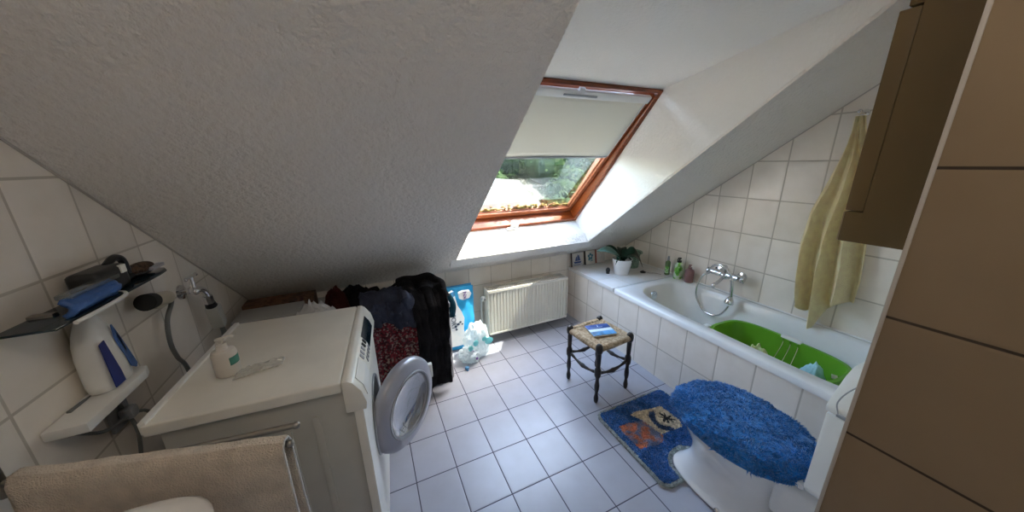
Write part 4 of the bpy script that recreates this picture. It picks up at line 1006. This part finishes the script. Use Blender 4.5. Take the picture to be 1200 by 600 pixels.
k = MB(); k.grid(lambda u, v: TW(.985+u*.012, .05+v*.9)+an*(.0)+Vector((.004, 0, 0)), 2, 60); k.obj('hem', M['white_cloth'], htw, solid=.004)
wb = thing('washbasin', 'white ceramic washbasin with rounded corners on the left wall', 'washbasin', (XL, -.60, .72))
def bs(a, b, z, e=3.4, dx=0): 
    out = []
    for i in range(48):
        x, y = sup(2*PI*(i+.5)/48, XL+.215+dx, -.60, a*1.06, b*1.05, e); out.append((max(x, XL+.002), y, z))
    return out
k = MB(); k.loft([bs(.12, .16, .66, 2.4), bs(.16, .22, .72), bs(.205, .28, .80), bs(.215, .288, .83, 4.2), bs(.215, .288, .852, 4.2), bs(.208, .280, .860, 4.2), bs(.185, .255, .860), bs(.175, .245, .845), bs(.155, .22, .80, 2.8, .01), bs(.10, .15, .74, 2.4, .01), bs(.03, .04, .725, 2, .01)])
k.obj('basin_bowl', M['ceramic'], wb, angle=60)
k = MB(); k.lathe((XL+.052, -.60, .852), [(.001, 0), (.024, 0), (.022, .01), (.018, .07), (.001, .08)], 18); k.tube([(XL+.052, -.60, .90), (XL+.10, -.60, .915), (XL+.15, -.60, .90)], .010, 10, 3); k.tube([(XL+.052, -.60, .93), (XL+.08, -.60, .95), (XL+.12, -.60, .965)], .006, 8, 2); k.obj('basin_mixer', M['chrome'], wb)
MB().cyl((XL+.17, -.60, .45), (XL+.17, -.60, .665), .02).tube([(XL+.17, -.60, .46), (XL+.17, -.60, .40), (XL+.10, -.60, .40), (XL+.10, -.60, .46), (XL+.001, -.60, .47)], .018, 10, 3).obj('siphon', M['chrome'], wb)

# ------------------------------------------------------------------ hamper, coat and clothes under the slope
HX0, HX1, HY0, HY1, HH = -.315, .172, .930, 1.24, .60
hm = thing('laundry_hamper', 'grey laundry hamper under the slope buried beneath clothes', 'hamper', ((HX0+HX1)/2, (HY0+HY1)/2, 0))
MB().box((HX0, HY0, .01), (HX1, HY1, HH), .02, seg=3).obj('hamper_body', M['hamper'], hm)
MB().box((HX0-.005, HY0-.005, HH-.03), (HX1+.005, HY1+.005, HH+.004), .008).obj('rim', M['hamper'], hm)
def FL(u, v):
    x = HX0-.03+u*.34
    s = v*.80
    y_front = HY0-.022-.010*math.sin(u*23+.5)-.008*math.sin(u*9+v*2)-.01*abs(fbm((u*4, v*2, 0), 1.5))
    if s < .16: return (x, HY0+.14-s, HH+.018+.008*fbm((u*5, v*5, 3), 1.5))
    a = min(1, (s-.16)/.05)
    return (x, y_front+(1-a)*.02, HH+.012-(s-.16)*.92)
k = MB(); k.grid(FL, 70, 50)
tag(k.obj('floral_blanket', M['floral'], loc=(-.2, HY0, HH), solid=.006), 'red floral patterned cloth hanging over the front of the hamper', 'cloth')
def CO(u, v):
    """coat: over the hamper top then down its right front part"""
    x0 = -.16+.10*min(1, v*2.2); x1 = .160-.03*v
    x = x0+(x1-x0)*u; s = v*.93
    n = .030*fbm((u*2.5+2, v*2.2, 4), 1.2, 3)+.006*math.sin(u*12+v*4)
    if s < .30:
        t = s/.30; return (x+.03*fbm((v*4, u, 0), 1), 1.28-.33*t, .655+.055*math.sin(min(1, t*1.5)*PI*.5)+.012*math.sin(t*7)+n+(-.05 if u > .93 else 0)-.03*(1-u)*0)
    a = min(1, (s-.30)/.07); z = .70-(s-.30)*1.02
    return (x, HY0-.03+.05*(1-a)-.03*a-abs(n)*1.1-.006*math.sin(u*9), max(.03+.015*u, z+n*.4))
k = MB(); k.grid(CO, 60, 90)
ct = thing('black_coat', 'black coat draped over the right half of the hamper down to the floor', 'coat', (.04, HY0-.05, .02))
k.obj('coat_body', M['black_cloth'], ct, solid=.014)
def SL(u, v):     # collar roll / sleeve along the top
    return None
k = MB(); k.tube([(-.12, 1.20, .70), (-.02, 1.16, .725), (.08, 1.12, .735), (.13, 1.08, .72), (.155, 1.03, .68), (.165, 1.0, .62)], lambda t: .034-.008*t+.006*math.sin(t*20), 14, 6); k.obj('sleeve', M['black_cloth'], ct)
k = MB(); k.tube([(-.10, 1.26, .66), (.05, 1.24, .68), (.11, 1.2, .67), (.15, 1.14, .65), (.16, 1.05, .58)], lambda t: .036+.005*math.sin(t*17), 12, 6); k.obj('collar', M['black_cloth'], ct)
def NV(u, v):
    x = -.36+u*.30; s = v*.46
    n = .03*fbm((u*4, v*4, 8), 1.3, 3)
    if s < .24: return (x, 1.17-s, .665+.05*math.sin(s/.24*PI*.6)+n-.05*u*0)
    return (x+.1*(s-.24), HY0-.04-.02*math.sin(u*10)-abs(n), .70-(s-.24)*.85*(.6+.5*u)+n)
k = MB(); k.grid(NV, 44, 44)
tag(k.obj('navy_shirt', M['navy_cloth'], loc=(-.22, 1.0, .66), solid=.01), 'crumpled navy striped shirt lying left of the black coat on the hamper', 'shirt')
k = MB(); k.tube([(.185, 1.03, .62), (.205, 1.02, .54), (.195, 1.0, .46)], lambda t: .022+.010*math.sin(t*PI), 12, 5)
tag(k.obj('teal_garment', M['teal_cloth'], loc=(.2, .95, .42)), 'dark teal garment sleeve hanging at the right edge of the hamper', 'garment')
heap(-.30, 1.22, .606, .10, .10, .085, 3.3, M['black_cloth'], 'black_garment', 'black garment heaped at the back left of the hamper', 'garment', group='garments heaped under the slope')
# low chest behind the machine
lc = thing('low_chest', 'pale low chest standing behind the washing machine under the slope', 'chest', (-.69, 1.1, 0))
MB().box((XL+.02, .78, .0), (-.37, 1.42, .585), .006).obj('chest_body', M['lightbox'], lc)
MB().box((XL+.012, .77, .587), (-.362, 1.425, .605), .004).obj('chest_top', M['lightbox'], lc)
k = MB(); k.box((-.965, .92, .607), (-.66, 1.10, .72), .006)
tag(k.obj('pale_box', M['lightbox'], loc=(-.81, 1.0, .607)), 'pale grey box on the low chest beside the left wall', 'box')
k = MB(); k.box((-.985, 1.17, .607), (-.62, 1.285, .715), .004)
tag(k.obj('printed_carton', M['carton'], loc=(-.8, 1.23, .607)), 'long brown printed carton at the back of the low chest', 'box')
wg = heap(-.60, .90, .606, .18, .11, .115, 7.7, M['white_cloth'], 'white_garments', 'heap of white garments piled behind the washing machine', 'clothes', fold=2.2, fs=11)
heap(-.50, 1.13, .606, .075, .08, .14, 9.1, M['red_cloth'], 'dark_red_garment', 'dark red garment in the heap behind the white garments', 'garment', group='garments heaped under the slope')
heap(-.40, 1.20, .606, .12, .10, .11, 4.4, M['black_cloth'], 'black_garment', 'black garment between the dark red garment and the hamper', 'garment', group='garments heaped under the slope')

# ------------------------------------------------------------------ blue package and plastic bag
bg = thing('tissue_pack', 'tall blue and white film-wrapped pack standing left of the radiator', 'package', (.335, 1.32, 0))
BX0, BX1, BYF, BYB, BZ1 = .235, .450, 1.265, 1.375, .555
def bagface(mbx, y, nz, infl):
    def F(u, v):
        b = math.sin(u*PI)**.5*math.sin(min(v*1.05, 1)*PI)**.5
        return (BX0+u*(BX1-BX0), y-nz*infl*b+.004*fbm((u*4, v*6, nz), 1.6), .005+v*(BZ1-.005))
    mbx.grid(F, 20, 30)
k = MB(); bagface(k, BYF+.03, 1, .03); bagface(k, BYB-.03, -1, .03)
k.box((BX0+.004, BYF+.028, .005), (BX1-.004, BYB-.028, BZ1-.004), .01)
k.obj('film_wrap', M['bluepack'], bg)
def decal(poly, name, m, d=.002):
    k = MB(); k.prism(poly, BYF-.006-d, BYF+.02, 'y'); return k.obj(name, m, bg)
decal([(BX0+.005, .06), (BX0+.005, .53), (BX0+.04, .545), (BX0+.055, .50), (BX0+.07, .42), (BX0+.10, .36), (BX0+.12, .30), (BX0+.11, .2), (BX0+.13, .1), (BX0+.13, .06)], 'white_cloud_print', M['whitepack'])
decal([(BX0+.09, .47), (BX0+.085, .52), (BX0+.12, .53), (BX0+.175, .525), (BX0+.19, .50), (BX0+.17, .465), (BX0+.12, .455)], 'logo_badge', M['whitepack'])
decal([(BX0+.02, .50), (BX0+.02, .535), (BX0+.05, .54), (BX0+.058, .51), (BX0+.04, .495)], 'blue_drop_print', M['mag_sea'], .003)
for (x, z, r) in ((.045, .14, .012), (.065, .155, .014), (.085, .17, .010), (.10, .15, .008), (.05, .11, .010)):
    k = MB(); k.sph((BX0+x, BYF-.009, z+.1), r, (1, .12, .8), 10); k.obj('print_figure', M['ink'], bg)
def text(s, loc, rot, size, m, parent, name, ext=.001):
    cu = bpy.data.curves.new(name, 'FONT'); cu.body = s; cu.size = size; cu.extrude = ext; cu.align_x = 'CENTER'; cu.align_y = 'CENTER'
    tmp = bpy.data.objects.new('tmp', cu); me = bpy.data.meshes.new_from_object(tmp); bpy.data.objects.remove(tmp)
    me.materials.clear(); me.materials.append(m); o = bpy.data.objects.new(name, me); COL.objects.link(o)
    r = parent
    while r.parent: r = r.parent
    o.parent = parent; o.location = v3(loc)-Vector(r.location); o.rotation_euler = rot; return o
text('KOMFORT', (BX0+.030, BYF-.0095, .34), (rad(90), rad(90), 0), .052, M['ink'], bg, 'lettering')
text('Z', (BX0+.135, BYF-.0095, .505), (rad(90), 0, 0), .045, M['purple'], bg, 'logo_mark')
text('x', (BX0+.135, BYF-.0095, .478), (rad(90), 0, 0), .045, M['purple'], bg, 'logo_mark')
# crumpled clear bag
def crumple(c, a, b, h, seed, m, name, label, parent=None, rim=None):
    k = MB(); bmesh.ops.create_icosphere(k.bm, subdivisions=4, radius=1)
    for v in k.bm.verts:
        p = v.co.copy(); n = p.normalized()
        f = 1+.38*(abs(fbm(p*1.6+Vector((seed, 0, 0)), 1, 3))-.3)+.09*noise.noise(p*7+Vector((0, seed, 0)))
        q = Vector((n.x*a*f, n.y*b*f, n.z*h*f))
        v.co = Vector(c)+Vector((q.x, q.y, max(q.z, -h*.72)))
    return k
k = crumple((.425, 1.165, .118), .10, .085, .165, 3, M['bag'], 'b', 'b')
pbg = thing('plastic_bag', 'crumpled translucent plastic bag on the sunlit floor before the blue pack', 'bag', (.42, 1.15, 0))
k.obj('bag_film', M['bag'], pbg, angle=25)
k = crumple((.34, 1.10, .06), .085, .07, .078, 8, M['bag'], 'b', 'b'); k.obj('bag_lower_fold', M['bag'], pbg, angle=25)
for (x, y, z, r, m) in ((.385, 1.075, .16, .022, 'bag_cyan'), (.50, 1.10, .14, .030, 'bag_cyan'), (.352, 1.055, .10, .013, 'purple'), (.375, 1.03, .055, .010, 'purple'), (.45, 1.06, .19, .018, 'bag_cyan'), (.335, 1.05, .14, .020, 'bag_cyan')):
    k = MB(); k.sph((x, y, z), r, (1, .35, 1.2), 10, Matrix.Rotation(x*9, 3, 'Y')); k.obj('colour_print', M[m], pbg)
k = MB(); k.sph((.285, 1.005, .014), .018, (1, .8, .75), 10); k.box((.277, .985, .001), (.292, 1.012, .02), .003)
tag(k.obj('plastic_clip', M['mag_sea'], loc=(.285, 1.0, 0)), 'small blue plastic clip lying on the floor in front of the plastic bag', 'clip')

# ------------------------------------------------------------------ outside
struct(MB().box((-60, 2.5, -3.2), (70, 90, -3.0)).obj('ground', M['grass'], smooth=False))
def tree(x, y, h, r, m, label, seed, cnt=2600, name='garden_tree', cat='tree'):
    rnd = random.Random(seed); t = thing(name, label, cat, (x, y, -3), 0, 'garden trees beyond the window')
    MB().tube([(x, y, -3), (x+.1, y, -3+h*.3), (x-.1, y+.1, -3+h*.6)], lambda q: .22*(1-q*.6), 10, 3).obj('trunk', M['bark'], t)
    k = MB(); bm_ = k.bm; blobs = []
    for i in range(13):
        a = rnd.uniform(0, 2*PI); rr_ = r*rnd.uniform(.1, .6); z = -3+h*rnd.uniform(.22, .88); blobs.append((Vector((x+rr_*math.cos(a), y+rr_*math.sin(a), z)), r*rnd.uniform(.4, .62)))
    for i in range(cnt):
        c, br = rnd.choice(blobs); d = Vector((rnd.gauss(0, 1), rnd.gauss(0, 1), rnd.gauss(0, 1))).normalized()
        p = c+d*br*rnd.uniform(.72, 1.05); s = Vector((rnd.gauss(0, 1), rnd.gauss(0, 1), rnd.gauss(0, 1))).normalized()*.14; w = s.cross(d).normalized()*.10
        bm_.faces.new([bm_.verts.new(p+s), bm_.verts.new(p+w), bm_.verts.new(p-s), bm_.verts.new(p-w)])
    for c, br in blobs: k.sph(c, br*.80, (1, 1, .9), 12)
    k.obj('crown', m, t, smooth=False)
tree(5.9, 16.5, 4.9, 2.3, M['foliage'], 'bushy green tree beyond the roof window behind the white outbuilding', 3)
tree(11.8, 19, 5.8, 2.8, M['foliage2'], 'large pale green tree at the right side of the window view', 5)
tree(9.3, 13.6, 4.4, 1.9, M['foliage'], 'mid-green tree in the middle of the window view', 9)
tree(1.0, 18, 5.5, 2.2, M['foliage'], 'green tree at the left side of the window view', 13)
tree(7.4, 9.6, 3.0, 1.9, M['foliage2'], 'low pale green shrub in front of the garden trees', 17)
tree(15.5, 15, 5.2, 3.0, M['foliage'], 'dark green tree hidden towards the right edge of the window view', 21)
tree(8.4, 20.5, 6.2, 2.3, M['foliage2'], 'tall distant tree above the white outbuilding', 25)
hd_ = thing('garden_hedge', 'tall dense green hedge closing the garden behind the trees', 'hedge', (12, 25, -3))
k = MB(); rnd = random.Random(77)
k.box((-2, 24.6, -3), (30, 26, 2.6), .3)
for i in range(5200):
    p = Vector((rnd.uniform(-2, 30), 24.5+rnd.gauss(0, .12), rnd.uniform(-3, 2.9))); a = Vector((rnd.gauss(0, 1), rnd.gauss(0, 1), rnd.gauss(0, 1))).normalized()*.22; b = a.cross(Vector((rnd.gauss(0, 1), rnd.gauss(0, 1), rnd.gauss(0, 1)))).normalized()*.13
    k.bm.faces.new([k.bm.verts.new(p+a), k.bm.verts.new(p+b), k.bm.verts.new(p-a), k.bm.verts.new(p-b)])
k.obj('hedge_foliage', M['foliage'], hd_, smooth=False)
ob = thing('outbuilding', 'white outbuilding with two small windows seen through the roof window', 'building', (3.6, 9, -3))
MB().prism([(1.2, -3), (4.95, -3), (4.95, .45), (4.6, .9), (1.2, .9)], 9, 12, 'y').obj('wall', M['render_white'], ob)
MB().prism([(8.98, .35), (7.2, -.55), (7.2, -.65), (8.98, .22)], 1.2, 5.2, 'x').obj('lean_to_roof', M['pale_roof'], ob)
MB().box((1.4, 7.4, -3), (5.0, 9, -.62)).obj('porch_wall', M['render_white'], ob)
for x in (3.1, 4.0): MB().box((x, 8.95, .42), (x+.35, 9.02, .62)).obj('window', M['dark_glass'], ob)

# ------------------------------------------------------------------ light
w = bpy.data.worlds.new('sky'); S.world = w; w.use_nodes = True
t = w.node_tree; bgn = t.nodes['Background']
sk = t.nodes.new('ShaderNodeTexSky'); sk.sky_type = 'NISHITA'; sk.sun_disc = False; sk.sun_elevation = rad(60); sk.sun_rotation = rad(90); sk.air_density = 1; sk.dust_density = 1.5
hs = t.nodes.new('ShaderNodeHueSaturation'); hs.inputs['Saturation'].default_value = 1.0
wm_ = t.nodes.new('ShaderNodeMixRGB'); wm_.blend_type = 'MULTIPLY'; wm_.inputs[0].default_value = 1; wm_.inputs[2].default_value = (1.04, .965, .875, 1)
t.links.new(sk.outputs[0], hs.inputs['Color']); t.links.new(hs.outputs[0], wm_.inputs[1]); t.links.new(wm_.outputs[0], bgn.inputs[0]); bgn.inputs[1].default_value = SKY = .58
sun = bpy.data.lights.new('sun', 'SUN'); sun.energy = 3.2; sun.angle = rad(.6); sun.color = (1, .95, .86)
so = bpy.data.objects.new('sun', sun); COL.objects.link(so)
so.rotation_euler = Vector((.525, -.09, 1)).to_track_quat('Z', 'Y').to_euler()
so.location = (6, 0, 12)
# unseen globe lamp added above and behind the camera to brighten the room
gl = thing('added_fill_lamp', 'added unseen globe fill lamp on the ceiling above the camera', 'lamp', (-.05, -1.12, 2.44))
MB().lathe((-.05, -1.12, 2.449), [(.001, 0), (.07, 0), (.065, -.018), (.03, -.03), (.001, -.03)], 24).obj('fill_lamp_base', M['white_plastic'], gl)
gm = bpy.data.materials.new('fill_glow'); gm.use_nodes = True
gp = gm.node_tree.nodes['Principled BSDF']; gp.inputs['Base Color'].default_value = (.9, .88, .84, 1); gp.inputs['Emission Color'].default_value = (1, .91, .79, 1); gp.inputs['Emission Strength'].default_value = FILL = 2.3
MB().sph((-.05, -1.12, 2.325), .11, (1, 1, .9), 28).obj('fill_globe', gm, gl)
# sampling portal in the roof window opening
pl_ = bpy.data.lights.new('portal', 'AREA'); pl_.shape = 'RECTANGLE'; pl_.size = 1.16; pl_.size_y = 1.22; pl_.cycles.is_portal = True
pp = bpy.data.objects.new('portal', pl_); COL.objects.link(pp)
ctr = (FB+FT)/2; pp.location = (WC, ctr.y+.12, ctr.z+.11)
pp.rotation_euler = (win.rotation_euler.x+PI, 0, 0)
d_in = pp.rotation_euler.to_matrix() @ Vector((0, 0, -1))
if d_in.z > 0: pp.rotation_euler = (win.rotation_euler.x, 0, 0)

S.view_settings.view_transform = 'Standard'; S.view_settings.look = 'None'
S.view_settings.gamma = 1; S.view_settings.use_curve_mapping = False
S.cycles.max_bounces = 24; S.cycles.diffuse_bounces = 14; S.cycles.glossy_bounces = 6; S.cycles.transparent_max_bounces = 12
S.view_settings.exposure = 3.15
